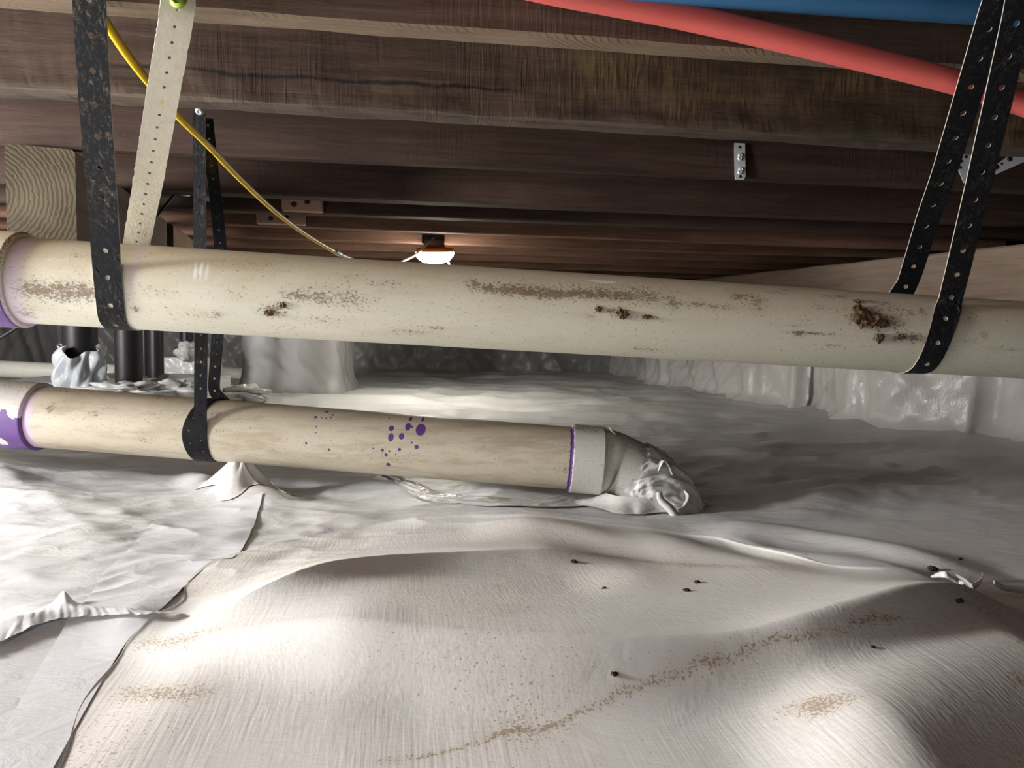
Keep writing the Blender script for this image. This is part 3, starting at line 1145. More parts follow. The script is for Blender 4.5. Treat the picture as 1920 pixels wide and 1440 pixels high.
def fitting(name, pp, prof, mat, parent, paint=None, seg=120):
    """ring fitting on a pipe; prof: (s, radius)"""
    N, B = pp.frame()
    th = np.linspace(0, 2 * PI, seg, endpoint=False)
    s = np.array([p[0] for p in prof])
    r = np.array([p[1] for p in prof])
    # densify
    ss = np.concatenate([np.linspace(a, b, 48, endpoint=False) for a, b in zip(s[:-1], s[1:])] + [[s[-1]]])
    rr = np.concatenate([np.linspace(a, b, 48, endpoint=False) for a, b in zip(r[:-1], r[1:])] + [[r[-1]]])
    C = pp.a + ss[:, None] * pp.T
    V = C[:, None, :] + rr[:, None, None] * (np.cos(th)[None, :, None] * N + np.sin(th)[None, :, None] * B)
    n = len(ss)
    i, j = np.meshgrid(np.arange(n - 1), np.arange(seg), indexing='ij')
    j2 = (j + 1) % seg
    Fq = np.stack([i * seg + j, i * seg + j2, (i + 1) * seg + j2, (i + 1) * seg + j], -1).reshape(-1, 4)
    S, TH = np.meshgrid(ss, th, indexing='ij')
    z = np.zeros(S.shape)
    at = {'dirt': z, 'dust': z, 'lilac': z, 'scrape': z, 'purple': z}
    if paint:
        at.update(paint(S, TH))
    return mesh(name, V, Fq, mat, parent, True, attrs={k: v.ravel() for k, v in at.items()})


e = up_pipe.locate(5, 525)[0]


def paint_c1(S, TH):
    return {'purple': 1.0 * (TH > 1.95 + 0.3 * (fbm(S * 40, TH * 3, 7) - .5)) * (TH < 4.2) * sstep(e - 0.05, e - 0.02, S) * (S < e - 0.003) * 0.9,
            'lilac': 0.55 * sstep(1.2, 2.0, TH) * (TH < 4.2), 'dust': 0.8 * sstep(1.9, 0.8, TH), 'dirt': 0.9 * np.exp(-((S - e + 0.004) / 0.004) ** 2)}


V, f = tube([up_pipe.at(-1.5), up_pipe.at(-0.8), up_pipe.at(-0.07)], R_UP, 48)
mesh('pipe', V, f, M_white, up_t)
fitting('coupling', up_pipe, [(-0.09, R_UP), (-0.09, R_UP + 0.007), (e - 0.004, R_UP + 0.007), (e, R_UP + 0.004), (e + 0.001, R_UP - 0.001)], M_pvc, up_t, paint_c1)['label'] = 'pipe coupling stained with purple primer'


def lump(name, c, sx, sy, sz, mat, parent=None, seed=1, nz=0.45, sub=20, axes=None, flat=False):
    """rough lump: a noisy ellipsoid"""
    V = []
    nu, nv = sub, sub // 2
    ax = axes or (Vector((1, 0, 0)), Vector((0, 1, 0)), Vector((0, 0, 1)))
    for i in range(nu):
        for j in range(nv + 1):
            a, b = 2 * PI * i / nu, PI * j / nv
            d = (math.cos(a) * math.sin(b), math.sin(a) * math.sin(b), math.cos(b))
            k = 1 + nz * (float(fbm(np.array([d[0] * 2 + 7]), np.array([d[1] * 2 + d[2] * 1.7 + seed]), seed, 3)[0]) - 0.5) * 2
            V.append(tuple(Vector(c) + ax[0] * (d[0] * sx * k) + ax[1] * (d[1] * sy * k) + ax[2] * (d[2] * sz * k)))
    f = [(i * (nv + 1) + j, ((i + 1) % nu) * (nv + 1) + j, ((i + 1) % nu) * (nv + 1) + j + 1, i * (nv + 1) + j + 1) for i in range(nu) for j in range(nv)]
    return mesh(name, V, f, mat, parent, not flat)


Nn, Bn = up_pipe.frame()
for (px, py, rx, ry, hh, sd_) in ((1615, 592, 17, 19, .0042, 3), (1638, 600, 12, 12, .0036, 5), (1655, 606, 10, 8, .003, 8), (1648, 634, 8, 8, .0035, 11), (1605, 565, 7, 5, .003, 13), (1690, 632, 7, 5, .002, 31),
                                   (1167, 589, 10, 8, .003, 17), (1122, 580, 5, 5, .003, 19), (1212, 594, 7, 4, .0025, 21), (505, 586, 9, 6, .0025, 23), (530, 572, 6, 5, .002, 24)):
    s, th = up_pipe.locate(px, py)
    nrm = Vector(math.cos(th) * Nn + math.sin(th) * Bn)
    tg = Vector(up_pipe.T)
    sd3 = nrm.cross(tg)
    lump('mud_clump', up_pipe.surf(s, th), rx / 1330, ry / 1330, hh, M_mud, up_t, sd_, 0.9, 26, (tg, sd3, nrm), True)

# lower pipe
lo = Pipe(P(50, 779, 1.39), P(1072, 859, 1.37), R_UP)
lo.ppm = 1400 / 1.38
DROPS = [(789, 805, 9, 13), (793, 786, 2.5, 9), (765, 800, 5, 9), (770, 785, 3, 8), (734, 803, 5, 6), (733, 820, 5, 8), (753, 818, 5, 6), (781, 838, 4, 4), (730, 785, 2, 2), (773, 800, 2, 3),
         (717, 844, 3, 3), (724, 853, 3, 3.5), (749, 843, 3, 3), (728, 871, 4, 4), (730, 846, 2, 2), (742, 852, 1.5, 1.5), (772, 830, 2, 2), (700, 841, 1.6, 1.6), (746, 862, 1.3, 1.3),
         (592, 782, 3, 3), (613, 772, 3.5, 3.5), (603, 783, 1.7, 1.7), (624, 778, 2.5, 2.5), (612, 784, 1.8, 1.8), (621, 783, 1.6, 2), (574, 831, 2.3, 2.3), (617, 843, 2.3, 2.3), (593, 800, 1.6, 1.6), (592, 811, 1.4, 1.4)]


def paint_lo(S, TH):
    pur = np.zeros(S.shape)
    for (px, py, rx, ry) in DROPS:
        s, th = lo.locate(px, py)
        d = np.sqrt(((S - s) * lo.ppm / rx) ** 2 + ((TH - th) * lo.r * lo.ppm / ry) ** 2)
        pur = np.maximum(pur, np.clip(1.0 - 0.5 * d, 0, 1))
    s0_ = lo.near(56, 780)
    lil = 0.9 * np.exp(-((S - lo.locate(47, 790)[0]) / 0.008) ** 2) * sstep(0.3, 1.3, TH)
    pur = np.maximum(pur, 0.9 * (np.abs(S - lo.near(1068, 862)) < 0.0035 + 0.003 * (fbm(TH * 9, S * 0, 4) - .4)) * (TH > 0.2) * (TH < 3.6))
    dirt = blobs(S, TH, lo, [(95, 765, 8, 6, 1.2), (310, 742, 14, 10, .6), (300, 745, 40, 6, .6), (130, 735, 60, 6, .6), (405, 775, 10, 6, .8), (175, 775, 15, 8, .5), (270, 825, 12, 6, .5), (1060, 880, 5, 4, .8)])
    dust = 0.3 + 0.5 * sstep(0.9, 0.3, TH) + 0.4 * sstep(2.7, 3.1, TH) + 0.3 * sstep(.5, .8, fbm(S * 14, TH * 3, 64))
    return {'dirt': dirt, 'dust': dust, 'lilac': lil, 'scrape': np.zeros(S.shape), 'purple': pur}


lo_t = empty('drain_pipe', tuple(lo.at(0.4)), 'lower cream drain pipe with purple primer drips, ending in an elbow', 'pipe')
pipe_mesh('pipe', lo, -0.06, lo.L, M_pvc2, lo_t, paint_lo, 1000, 200)
e2 = lo.locate(41, 780)[0]


def paint_c2(S, TH):
    k = (TH > 1.45 + 0.6 * (fbm(S * 25, TH * 1.5, 7) - .5)) & (TH < 4)
    k &= ~((((S - e2 + 0.043) / 0.010) ** 2 + ((TH - 2.35) / 0.16) ** 2) < 1)
    k &= ~((((S - e2 + 0.051) / 0.010) ** 2 + ((TH - 1.75) / 0.28) ** 2) < 1)
    return {'purple': 0.9 * k, 'lilac': 0.8 * np.exp(-((S - e2) / 0.006) ** 2) * sstep(.5, 1.4, TH), 'dust': 0.3 + 0 * S, 'dirt': 0.5 * sstep(0.9, 0.4, TH)}


V, f = tube([lo.at(-1.2), lo.at(-0.6), lo.at(-0.08)], R_UP, 48)
mesh('pipe', V, f, M_white, lo_t)
fitting('coupling', lo, [(-0.10, R_UP), (-0.10, R_UP + 0.006), (e2 - 0.003, R_UP + 0.006), (e2, R_UP + 0.003), (e2 + 0.001, R_UP - .001)], M_fit, lo_t, paint_c2)['label'] = 'end coupling splashed with purple primer'
e3 = lo.L
fitting('collar', lo, [(e3 - 0.004, R_UP - .001), (e3 - 0.003, R_UP + 0.004), (e3, R_UP + 0.0055), (e3 + 0.054, R_UP + 0.0055), (e3 + 0.058, R_UP + 0.002), (e3 + 0.060, R_UP - 0.002)], M_fit, lo_t,
        lambda S, TH: {'dirt': 0.9 * sstep(0.75, 0.35, TH), 'purple': 0.9 * (S < e3 - 0.0012 + 0.004 * (fbm(TH * 12, S * 0, 5) - .5)) * (TH > .2) * (TH < 3.5), 'dust': 0.2 + 0 * S})['label'] = 'white elbow collar with a purple primer edge'
# a thin glued seam on the collar
ep = [lo.at(e3 + 0.035), lo.at(e3 + 0.06), P(1150, 868, 1.372), P(1192, 889, 1.372), P(1228, 921, 1.37), P(1254, 966, 1.365), P(1275, 1040, 1.36)]
epath = catmull(ep, 40)
V, f = tube(epath, np.linspace(R_UP + 0.001, R_UP - 0.006, 40), 64, (0.3, -1, 0.2), False)
z = np.zeros(len(V))
tt = np.repeat(np.linspace(0, 1, 40), 64)
el = mesh('elbow', V, f, M_fit, lo_t, attrs={'dirt': 0.8 * sstep(0.02, .05, (V[:, 2] - np.repeat(epath[:, 2], 64))) * 0.6, 'dust': 0.3 * np.ones(len(V)), 'lilac': z, 'scrape': z, 'purple': z})
# crumpled tape wrapped round the elbow and down to the ground
wp = catmull([P(1180, 883, 1.37), P(1200, 896, 1.37), P(1232, 927, 1.368), P(1256, 970, 1.365), P(1274, 1035, 1.362)], 70)
seg = 140
T_, N_, B_ = frames(wp, (0.3, -1, 0.2))
aa = np.linspace(0, 2 * PI, seg, endpoint=False)
uu = np.linspace(0, 1, 70)[:, None]
AA = aa[None, :]
rr = R_UP + 0.0015 + 0.006 * np.clip(ridged(uu * 3.0 + np.sin(AA) * 1.2, np.cos(AA) * 2.2 + uu * 2.5, 61), 0, 1) ** 2 * sstep(0, .15, uu) + 0.004 * np.clip(uu - .5, 0, 1)
rr = rr + 0.004 * np.clip(ridged(uu * 8 + np.sin(AA) * 3, np.cos(AA) * 5 - uu * 4, 67), 0, 1)
Vw = wp[:, None, :] + rr[..., None] * (np.cos(AA)[..., None] * N_[:, None, :] + np.sin(AA)[..., None] * B_[:, None, :])
i, j = np.meshgrid(np.arange(69), np.arange(seg), indexing='ij')
j2 = (j + 1) % seg
Fw = np.stack([i * seg + j, i * seg + j2, (i + 1) * seg + j2, (i + 1) * seg + j], -1).reshape(-1, 4)
ow = mesh('tape_wrap', Vw, Fw, M_wrap, lo_t, attrs={'dust': np.full(70 * seg, 0.12)})
ow['label'] = 'crumpled shiny white tape wrapped round the elbow'
# flared skirt of tape where the elbow meets the ground
c0 = P(1225, 960, 1.345)
V, n1, n2 = [], 160, 26
for i in range(n1):
    a = 2 * PI * i / n1
    for j in range(n2):
        t = j / (n2 - 1)
        wav = 0.5 + 0.5 * math.sin(a * 7 + 1.2 * math.sin(a * 3)) * (0.4 + 0.6 * t)
        rx = 0.052 + (0.030 + 0.018 * math.sin(a * 4 + 1) + 0.012 * wav) * t
        ry = 0.045 + (0.030 + 0.015 * math.sin(a * 5) + 0.012 * wav) * t
        x, y = c0.x - 0.02 + rx * math.cos(a) * 1.25, c0.y + 0.01 + ry * math.sin(a)
        zt = 0.022 * (1 - t) ** 2.2 + 0.009 * wav * (1 - t) * t * 2
        V.append((x, y, zt))
V = np.array(V)
hz = height(V[:, 0], V[:, 1])
V[:, 2] += hz * 1.0 + 0.003
Fs = grid_faces(n1, n2, True)
os_ = mesh('tape_skirt', V, Fs, M_wrap, lo_t, attrs={'dust': np.full(len(V), 0.2)})
os_['label'] = 'tape skirt spread on the ground round the elbow'


def ribbon(name, pts, width, mat, parent, wdir, thick=0.0012, n=40, twist=0.0, lab=None):
    """thin flat strip along a path"""
    p = catmull(pts, n)
    T, N, B = frames(p, wdir)
    wv = N
    nn = np.cross(T, wv)
    wid = np.broadcast_to(np.asarray(width, float), (n,))
    V = []
    for i in range(n):
        for (a, b) in ((-.5, -.5), (.5, -.5), (.5, .5), (-.5, .5)):
            V.append(p[i] + wv[i] * a * wid[i] + nn[i] * b * thick)
    f = [(i * 4 + j, i * 4 + (j + 1) % 4, (i + 1) * 4 + (j + 1) % 4, (i + 1) * 4 + j) for i in range(n - 1) for j in range(4)] + [(0, 1, 2, 3), ((n - 1) * 4, (n - 1) * 4 + 3, (n - 1) * 4 + 2, (n - 1) * 4 + 1)]
    o = fixn(mesh(name, V, f, mat, parent, attrs={'dust': np.zeros(len(V)), 'dirt': np.zeros(len(V))}))
    if lab: o['label'] = lab
    return o


ribbon('tape_flap', [P(1236, 922, 1.30), P(1240, 938, 1.295), P(1255, 952, 1.285), P(1268, 970, 1.275), P(1277, 984, 1.27)], [0.016 * (0.6 + 0.4 * math.sin(i / 39 * 3.1)) for i in range(40)], M_wrap, lo_t, (1, 0.2, 0.25), 0.0015)
ribbon('tape_flap', [P(1232, 882, 1.315), P(1243, 864, 1.31), P(1252, 874, 1.315), P(1259, 890, 1.32)], 0.010, M_wrap, lo_t, (0.2, -1, 0.1), 0.0012)
ribbon('tape_flap', [P(1262, 958, 1.30), P(1280, 948, 1.30), P(1288, 932, 1.31), P(1282, 922, 1.32)], 0.010, M_wrap, lo_t, (0.2, -1, 0.1), 0.0012)
ribbon('tape_flap', [P(1154, 814, 1.34), P(1147, 808, 1.335), P(1143, 802, 1.33)], 0.006, M_wrap, lo_t, (0.2, -1, 0.1), 0.001)


# ------------------------------------------------------------------ perforated straps
def strap(name, path, wdirs, width, pitch, hole, thick, mat, parent, edge_mat=None, phase=0.0, wob=0.0):
    """perforated band: real round holes in every pitch; path is a dense polyline, wdirs its width directions"""
    path = np.asarray(path, float)
    wd = np.asarray(wdirs, float)
    seglen = np.linalg.norm(np.diff(path, axis=0), axis=1)
    cum = np.concatenate([[0], np.cumsum(seglen)])
    tan = np.gradient(path, axis=0)
    tan /= np.linalg.norm(tan, axis=1)[:, None]
    wd = wd - tan * np.sum(wd * tan, 1)[:, None]
    wd /= np.linalg.norm(wd, axis=1)[:, None]
    nor = np.cross(tan, wd)

    def ev(s):
        s = np.clip(s, 0, cum[-1])
        g = lambda A: np.stack([np.interp(s, cum, A[:, k]) for k in range(3)], -1)
        return g(path), g(wd), g(nor)
    per, hol = [], []
    q = 4
    for k in range(q): per.append((-.5 + k / q, -.5))
    for k in range(q): per.append((.5, -.5 + k / q))
    for k in range(q): per.append((.5 - k / q, .5))
    for k in range(q): per.append((-.5, .5 - k / q))
    npnt = len(per)
    hol = [(math.cos(math.atan2(b, a)), math.sin(math.atan2(b, a))) for a, b in per]
    n = int(cum[-1] // pitch)
    V, Fq, FM = [], [], []
    for c in range(n):
        sc = phase + (c + 0.5) * pitch
        rings = []
        for (kind, side) in ((0, 1), (1, 1), (2, 1), (2, -1), (1, -1), (0, -1)):
            if kind == 0:
                uv = [(a * pitch, b * width) for a, b in per]
            elif kind == 1:
                uv = [((a * pitch + hx * hole) * .5, (b * width + hy * hole) * .5) for (a, b), (hx, hy) in zip(per, hol)]
            else:
                uv = [(hx * hole, hy * hole) for hx, hy in hol]
            U = np.array(uv)
            pp, ww, nn = ev(sc + U[:, 0])
            wv = U[:, 1]
            if wob:
                wv = wv * (1 + wob * (vnoise((sc + U[:, 0]) * 420, np.sign(U[:, 1]) * 7.0 + 20, 5) - 0.5) * (np.abs(U[:, 1]) > width * .49))
            rings.append(pp + ww * wv[:, None] + nn * (side * thick / 2))
        base = len(V)
        for r in rings: V.extend(r)
        for a in range(5):
            for k in range(npnt):
                k2 = (k + 1) % npnt
                Fq.append((base + a * npnt + k, base + a * npnt + k2, base + (a + 1) * npnt + k2, base + (a + 1) * npnt + k))
                FM.append(1 if a == 2 else 0)
        # long side walls
        for k in list(range(0, q)) + list(range(2 * q, 3 * q)):
            k2 = (k + 1) % npnt
            Fq.append((base + k, base + 5 * npnt + k, base + 5 * npnt + k2, base + k2))
            FM.append(1)
    o = mesh(name, V, Fq, mat, parent, True, mats=[mat, edge_mat or mat], fmat=FM)
    o.data.polygons.foreach_set('use_smooth', np.zeros(len(Fq), bool))
    return o


def screw(parent, loc, axis, mat, r=0.007):
    V, f = lathe([(r * .9, 0), (r, 0.001), (r * .92, 0.0028), (r * .55, 0.004), (r * .5, 0.0042), (r * .4, 0.0024)], loc, axis, 18)
    return mesh('screw', V, f, mat, parent)


W = 0.0354
TH_ = 0.0018


def wrap_path(pp, pts_before, arc, pts_after, rr):
    """straight run(s), then an arc round a pipe (list of (s, theta)), then straight run(s)"""
    out = [np.array(p) for p in pts_before]
    for (s, th) in arc:
        out.append(pp.surf(s, th, rr))
    out += [np.array(p) for p in pts_after]
    return out


def dense(pts, step=0.002):
    out = [pts[0]]
    for a, b in zip(pts[:-1], pts[1:]):
        k = max(1, int(np.linalg.norm(b - a) / step))
        for i in range(1, k + 1):
            out.append(a + (b - a) * i / k)
    return np.array(out)


TU = up_pipe.T
# left black strap: down the front of the upper pipe and round underneath
sl = up_pipe.near(208, 540)
rr = R_UP + 0.0022
arc = [up_pipe.locate(*p) for p in ((201, 497), (204, 525), (207, 555), (210, 582), (213, 604))]
s_l, t_l = arc[-1]
arc += [(s_l + 0.004 * k / 8, t_l + math.radians(9.0 * k)) for k in range(1, 8)]
pre = [P(164, -60, 0.795), P(178, 190, 0.850), P(194, 400, 0.918)]
pth = dense(wrap_path(up_pipe, pre, arc, [], rr))
# smooth the joins
for _ in range(30):
    pth[1:-1] = 0.25 * pth[:-2] + 0.5 * pth[1:-1] + 0.25 * pth[2:]
wd = np.repeat(np.array([list(TU * 0.55 + np.array(rt) * 0.45)]), len(pth), 0)
t_ = empty('pipe_strap', tuple(pth[-1]), 'wide black perforated strap in front of the upper pipe near its coupling', 'strap')
strap('band', pth, wd, W, 0.0362, 0.0034, TH_, M_strap, t_, M_edge, phase=0.012)
# cream strap behind the upper pipe
t_ = empty('pipe_strap', tuple(P(256, 460, 1.06)), 'dust-caked cream perforated strap rising behind the upper pipe', 'strap')
cp = dense([np.array(P(337, -40, 0.805)), np.array(P(333, 20, 0.812)), np.array(P(300, 210, 0.885)), np.array(P(278, 340, 0.96)), np.array(P(255, 462, 1.045)), np.array(P(252, 500, 1.066))])
for _ in range(60):
    cp[1:-1] = 0.25 * cp[:-2] + 0.5 * cp[1:-1] + 0.25 * cp[2:]
nw = len(cp)
wv_ = np.array([list(rt * (1.0) + fw * (0.75 * (1 - k / nw) - 0.05)) for k in range(nw)])
strap('band', cp, wv_, 0.0345, 0.0182, 0.0019, TH_, M_cream, t_, M_cream, phase=0.004, wob=0.09)
screw(t_, P(335, 1, 0.803), tuple(-fw), M_green, 0.0095)
# right black strap, one loop
sr = up_pipe.near(1752, 650)
arcpts = [up_pipe.locate(*p) for p in ((1779, 570), (1771, 597), (1762, 627), (1751, 656), (1739, 680), (1727, 694))]
s_l, t_l = arcpts[-1]
for k in range(1, 13):
    arcpts.append((s_l + (up_pipe.near(1698, 556) - s_l) * sstep(0, 1, k / 12), t_l + (math.radians(272) - t_l) * k / 12))
pre = [P(1923, -50, 0.80), P(1915, 0, 0.822), P(1841, 320, 0.952), P(1795, 510, 1.030)]
post = [P(1703, 530, 1.148), P(1743, 400, 1.06), P(1772, 320, 1.005), P(1870, 0, 0.83), P(1888, -50, 0.81)]
pth = dense(wrap_path(up_pipe, pre, arcpts, post, rr))
for _ in range(60):
    pth[1:-1] = 0.25 * pth[:-2] + 0.5 * pth[1:-1] + 0.25 * pth[2:]
d = np.linalg.norm(np.diff(pth, axis=0), axis=1)
wd = np.repeat(np.array([list(np.array(rt) * 0.75 + TU * 0.25)]), len(pth), 0)
t_ = empty('pipe_strap', tuple(up_pipe.surf(sr, PI, rr)), 'black perforated strap looped under the upper pipe near the wall sill', 'strap')
strap('band', pth, wd, W * 0.97, 0.036, 0.0034, TH_, M_strap2, t_, M_edge, phase=0.0)
# narrow strap round the lower pipe, hung from the second joist
sm = lo.locate(377, 808)[0]
px_ = lambda dx: dx * 1.38 / 1400
rl = R_UP + 0.0022
arc = []
N1 = 60
for k in range(N1 + 1):
    u = k / N1
    th = math.radians(290 - 560 * u)        # back, bottom, front, over the top, back, bottom, front
    off = np.interp(u, [0, 0.2, 0.36, 0.55, 0.75, 1.0], [px_(24), px_(-8), px_(-24), px_(0), px_(8), px_(0)])
    arc.append((sm + off, th))
# front run ends tangent to the front of the pipe (th = -270 = 90)
pre = [P(388, 222, J[1][1] + 0.05), P(398, 320, 1.385), P(413, 455, 1.41), P(408, 630, 1.43), P(400, 735, 1.44)]
post = [P(377, 640, 1.30), P(375, 420, 1.30), P(374, 212, 1.305)]
pth = dense(wrap_path(lo, pre, arc, post, rl))
lift = np.linspace(0, 0.003, len(pth))
for _ in range(40):
    pth[1:-1] = 0.25 * pth[:-2] + 0.5 * pth[1:-1] + 0.25 * pth[2:]
nn_ = len(pth)
wd = []
for k in range(nn_):
    u = k / nn_
    tw = 0.8 * (1 - min(1, u / 0.25))
    wd.append(list(np.array(rt) * (1 - 0.35 * tw) + np.array(fw) * tw))
t_ = empty('pipe_strap', tuple(lo.surf(sm, PI, rl)), 'narrow black perforated strap hung from a joist and wrapped round the lower pipe', 'strap')
strap('band', pth, wd, 0.0225, 0.0235, 0.0021, 0.0016, M_strap2, t_, M_strap2)
screw(t_, P(374, 208, 1.285), tuple(-fw * 0.5 - Vector((0, 0, 1)) * 0.5), M_galv, 0.007)

# ------------------------------------------------------------------ red and blue tubes
V, f = tube(catmull([P(800, -75, 0.80), P(1010, -22, 0.835), P(1280, 31, 0.872), P(1560, 96, 0.905), P(1820, 162, 0.935), P(2050, 235, 0.96), P(2500, 345, 1.05), P(3100, 430, 1.22)], 90), 0.0146, 32)
tag(mesh('water_tube', V, f, M_red), 'red plastic water tube running slantwise under the joists', 'tube')
V, f = tube(catmull([P(700, -75, 0.78), P(1200, -27, 0.845), P(1500, -4, 0.885), P(1840, 19, 0.935), P(2060, 34, 0.965), P(2500, 66, 1.04), P(3100, 112, 1.16)], 90), 0.0172, 32)
tag(mesh('water_tube', V, f, M_blue), 'blue plastic water tube beside the red one at the top', 'tube')

# ------------------------------------------------------------------ yellow cord and work lamp
cordp = [P(160, -20, 0.905), P(187, 24, 0.925), P(250, 118, 1.0), P(330, 213, 1.14), P(390, 272, 1.28), P(450, 335, 1.48), P(520, 400, 1.76), P(580, 444, 2.05), P(640, 478, 2.35),
         P(690, 494, 2.6), P(740, 494, 2.75), P(775, 480, 2.86), P(800, 460, 2.90), P(814, 446, 2.93)]
cp = catmull(cordp, 140)
k = 92
ct = empty('extension_cord', tuple(cp[-1]), 'yellow extension cord swooping down from the joists to the work lamp', 'cord')
V, f = tube(cp[:k + 1], 0.0058, 14)
mesh('cable', V, f, M_yellow, ct)
V, f = tube(cp[k:], 0.0052, 12)
mesh('cable', V, f, M_greycord, ct)['label'] = 'grey-looking far length of the cord'
V, f = tube(cp[k - 2:k + 3], [0.0066, 0.0082, 0.0082, 0.0082, 0.0066], 14)
mesh('connector', V, f, M_greycord, ct)
lc = P(815, 478, 2.95)
lt = empty('work_lamp', tuple(P(815, 490, 2.95)), 'glowing round work lamp with an orange rim hung under a far joist', 'lamp')
R_L = 37 / 1400 * 2.95
tl = (-0.04, -0.12, 1)
V, f = lathe([(R_L * .15, -.034), (R_L * .40, -.032), (R_L * .62, -.027), (R_L * .80, -.018), (R_L * .92, -.006), (R_L * .98, .004), (R_L * .95, .013)], lc, tl, 40)
mesh('diffuser', V, f, M_lamp, lt)
V, f = lathe([(R_L * .95, .010), (R_L * 1.0, .013), (R_L * 1.0, .021), (R_L * .9, .027), (R_L * .5, .030)], lc, tl, 40)
mesh('orange_rim', V, f, M_orange, lt)
V, f = lathe([(R_L * .52, .029), (R_L * .50, .055), (R_L * .45, .060)], lc, tl, 24)
mesh('housing', V, f, simple('housing_brown', (0.16, 0.09, 0.06), 0.5), lt)
hb = P(812, 450, 2.95)
boxo('bracket', (hb.x - 0.044, hb.x + 0.044, hb.y - 0.02, hb.y + 0.03, hb.z - 0.012, hb.z + 0.018), M_dark, lt)
V, f = tube([P(838, 486, 2.94), P(842, 494, 2.94), P(844, 502, 2.93)], 0.004, 8)
mesh('hook', V, f, M_greycord, lt)

# ------------------------------------------------------------------ steel posts below the girder, bag, wrapped pads


def post(px, py0, py1, dep, wpx, label, base_z=None, ztop=0.46):
    b = P(px, py1, dep)
    zb = b.z if base_z is None else base_z
    r = wpx / 2 / F * dep
    t = empty('steel_post', (b.x, b.y, zb), label, 'post')
    V, f = tube([(b.x, b.y, z) for z in np.linspace(zb, ztop, 12)], r, 28, (1, 0, 0))
    mesh('column', V, f, M_black, t)
    boxo('base_plate', (b.x - r * 1.4, b.x + r * 1.4, b.y - r * 1.4, b.y + r * 1.4, zb - 0.008, zb), M_black, t)
    boxo('top_plate', (b.x - r * 1.4, b.x + r * 1.4, b.y - r * 1.4, b.y + r * 1.4, ztop, ztop + 0.008), M_black, t)
    return t


post(152, 610, 720, 2.30, 60, 'black steel post with its foot in a grey plastic bag', ztop=0.436)
post(242, 615, 727, 2.25, 47, 'thick black steel post standing clear of any bag, beside the narrow strap', ztop=0.436)
post(293, 615, 722, 2.75, 28, 'slimmer black post right behind the thick clear post', ztop=0.44)
post(273, 615, 722, 2.85, 11, 'very thin black rod between two thicker posts', ztop=0.44)
post(350, 620, 652, 3.2, 24, 'short-looking black post above the white wrapped block', ztop=0.44)

# grey plastic bag round the first post
bc = P(147, 722, 2.24)
V, n1, n2 = [], 90, 26
for i in range(n1):
    a = 2 * PI * i / n1
    for j in range(n2):
        t = j / (n2 - 1)
        r = 0.068 - 0.012 * t + 0.010 * math.sin(a * 5 + t * 4) + 0.006 * math.sin(a * 11 - t * 7)
        top = 0.105 + 0.016 * math.sin(a * 2 + 1.1) + 0.008 * math.sin(a * 5)
        if t > 0.85: r += (t - .85) * 0.05 * math.sin(a * 3)
        V.append((bc.x + r * math.cos(a), bc.y + 0.02 + r * math.sin(a), bc.z - 0.02 + (top + 0.02) * t))
V = np.array(V)
o = mesh('plastic_bag', V, grid_faces(n1, n2, True), M_bag, attrs={'dust': np.zeros(len(V))})
tag(o, 'grey plastic bag bunched round the foot of a black post', 'bag')


def wrapped_block(name, cx, cy, wx, wy, z0, z1, label, cat, mat, seed, rot=0.0, amp=0.010, dust=0.1):
    """block under creased plastic: rounded box with noisy faces and a spread foot"""
    nth, nz = 150, 46
    V = []
    cr, sr_ = math.cos(rot), math.sin(rot)
    zs = np.linspace(0, 1, nz)
    for i in range(nth):
        a = 2 * PI * i / nth
        c, s = math.cos(a), math.sin(a)
        k = (abs(c) ** 9 + abs(s) ** 9) ** (-1 / 9)
        for t in zs:
            n_ = float(ridged(np.array([a * 2.2 + t]), np.array([t * 2.5 + a * .7]), seed)[0]) - .3
            x = (c * k * wx / 2) + c * (amp * n_ + 0.03 * math.exp(-(t / 0.10) ** 2))
            y = (s * k * wy / 2) + s * (amp * n_ + 0.03 * math.exp(-(t / 0.10) ** 2))
            V.append((cx + x * cr - y * sr_, cy + x * sr_ + y * cr, z0 + (z1 - z0) * t))
    V.append((cx, cy, z1))
    f = [tuple(q) for q in grid_faces(nth, nz, True)]
    f += [(i * nz + nz - 1, ((i + 1) % nth) * nz + nz - 1, nth * nz) for i in range(nth)]
    o = fixn(mesh(name, V, f, mat, attrs={'dust': np.full(len(V), dust)}))
    o.data.polygons.foreach_set('use_smooth', np.ones(len(o.data.polygons), bool))
    tag(o, label, cat)
    return o


pc = P(552, 735, 3.45)
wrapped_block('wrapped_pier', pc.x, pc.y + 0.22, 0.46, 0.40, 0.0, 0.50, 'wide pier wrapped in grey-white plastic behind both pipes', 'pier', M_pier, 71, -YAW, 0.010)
pc2 = P(541, 470, 3.7)
boxo('wood_post', (pc2.x - 0.065, pc2.x + 0.065, pc2.y - 0.04, pc2.y + 0.09, 0.50, Zj - 0.002), M_white)
tag(bpy.data.objects['wood_post'], 'short pale post standing on the wide wrapped pier', 'post')
pb = P(350, 735, 3.15)
wrapped_block('wrapped_pier', pb.x, pb.y + 0.1, 0.19, 0.19, 0.0, P(350, 672, 3.1).z, 'small white plastic-wrapped block behind the narrow strap', 'pier', M_wrap, 73, -YAW, 0.006)
kb = P(350, 668, 3.12)
lump('plastic_knot', (kb.x, kb.y, kb.z + 0.02), 0.040, 0.035, 0.036, M_wrap, None, 5, 0.7, 40)
tag(bpy.data.objects['plastic_knot'], 'crumpled white plastic knot on top of the small wrapped block', 'plastic wrap')
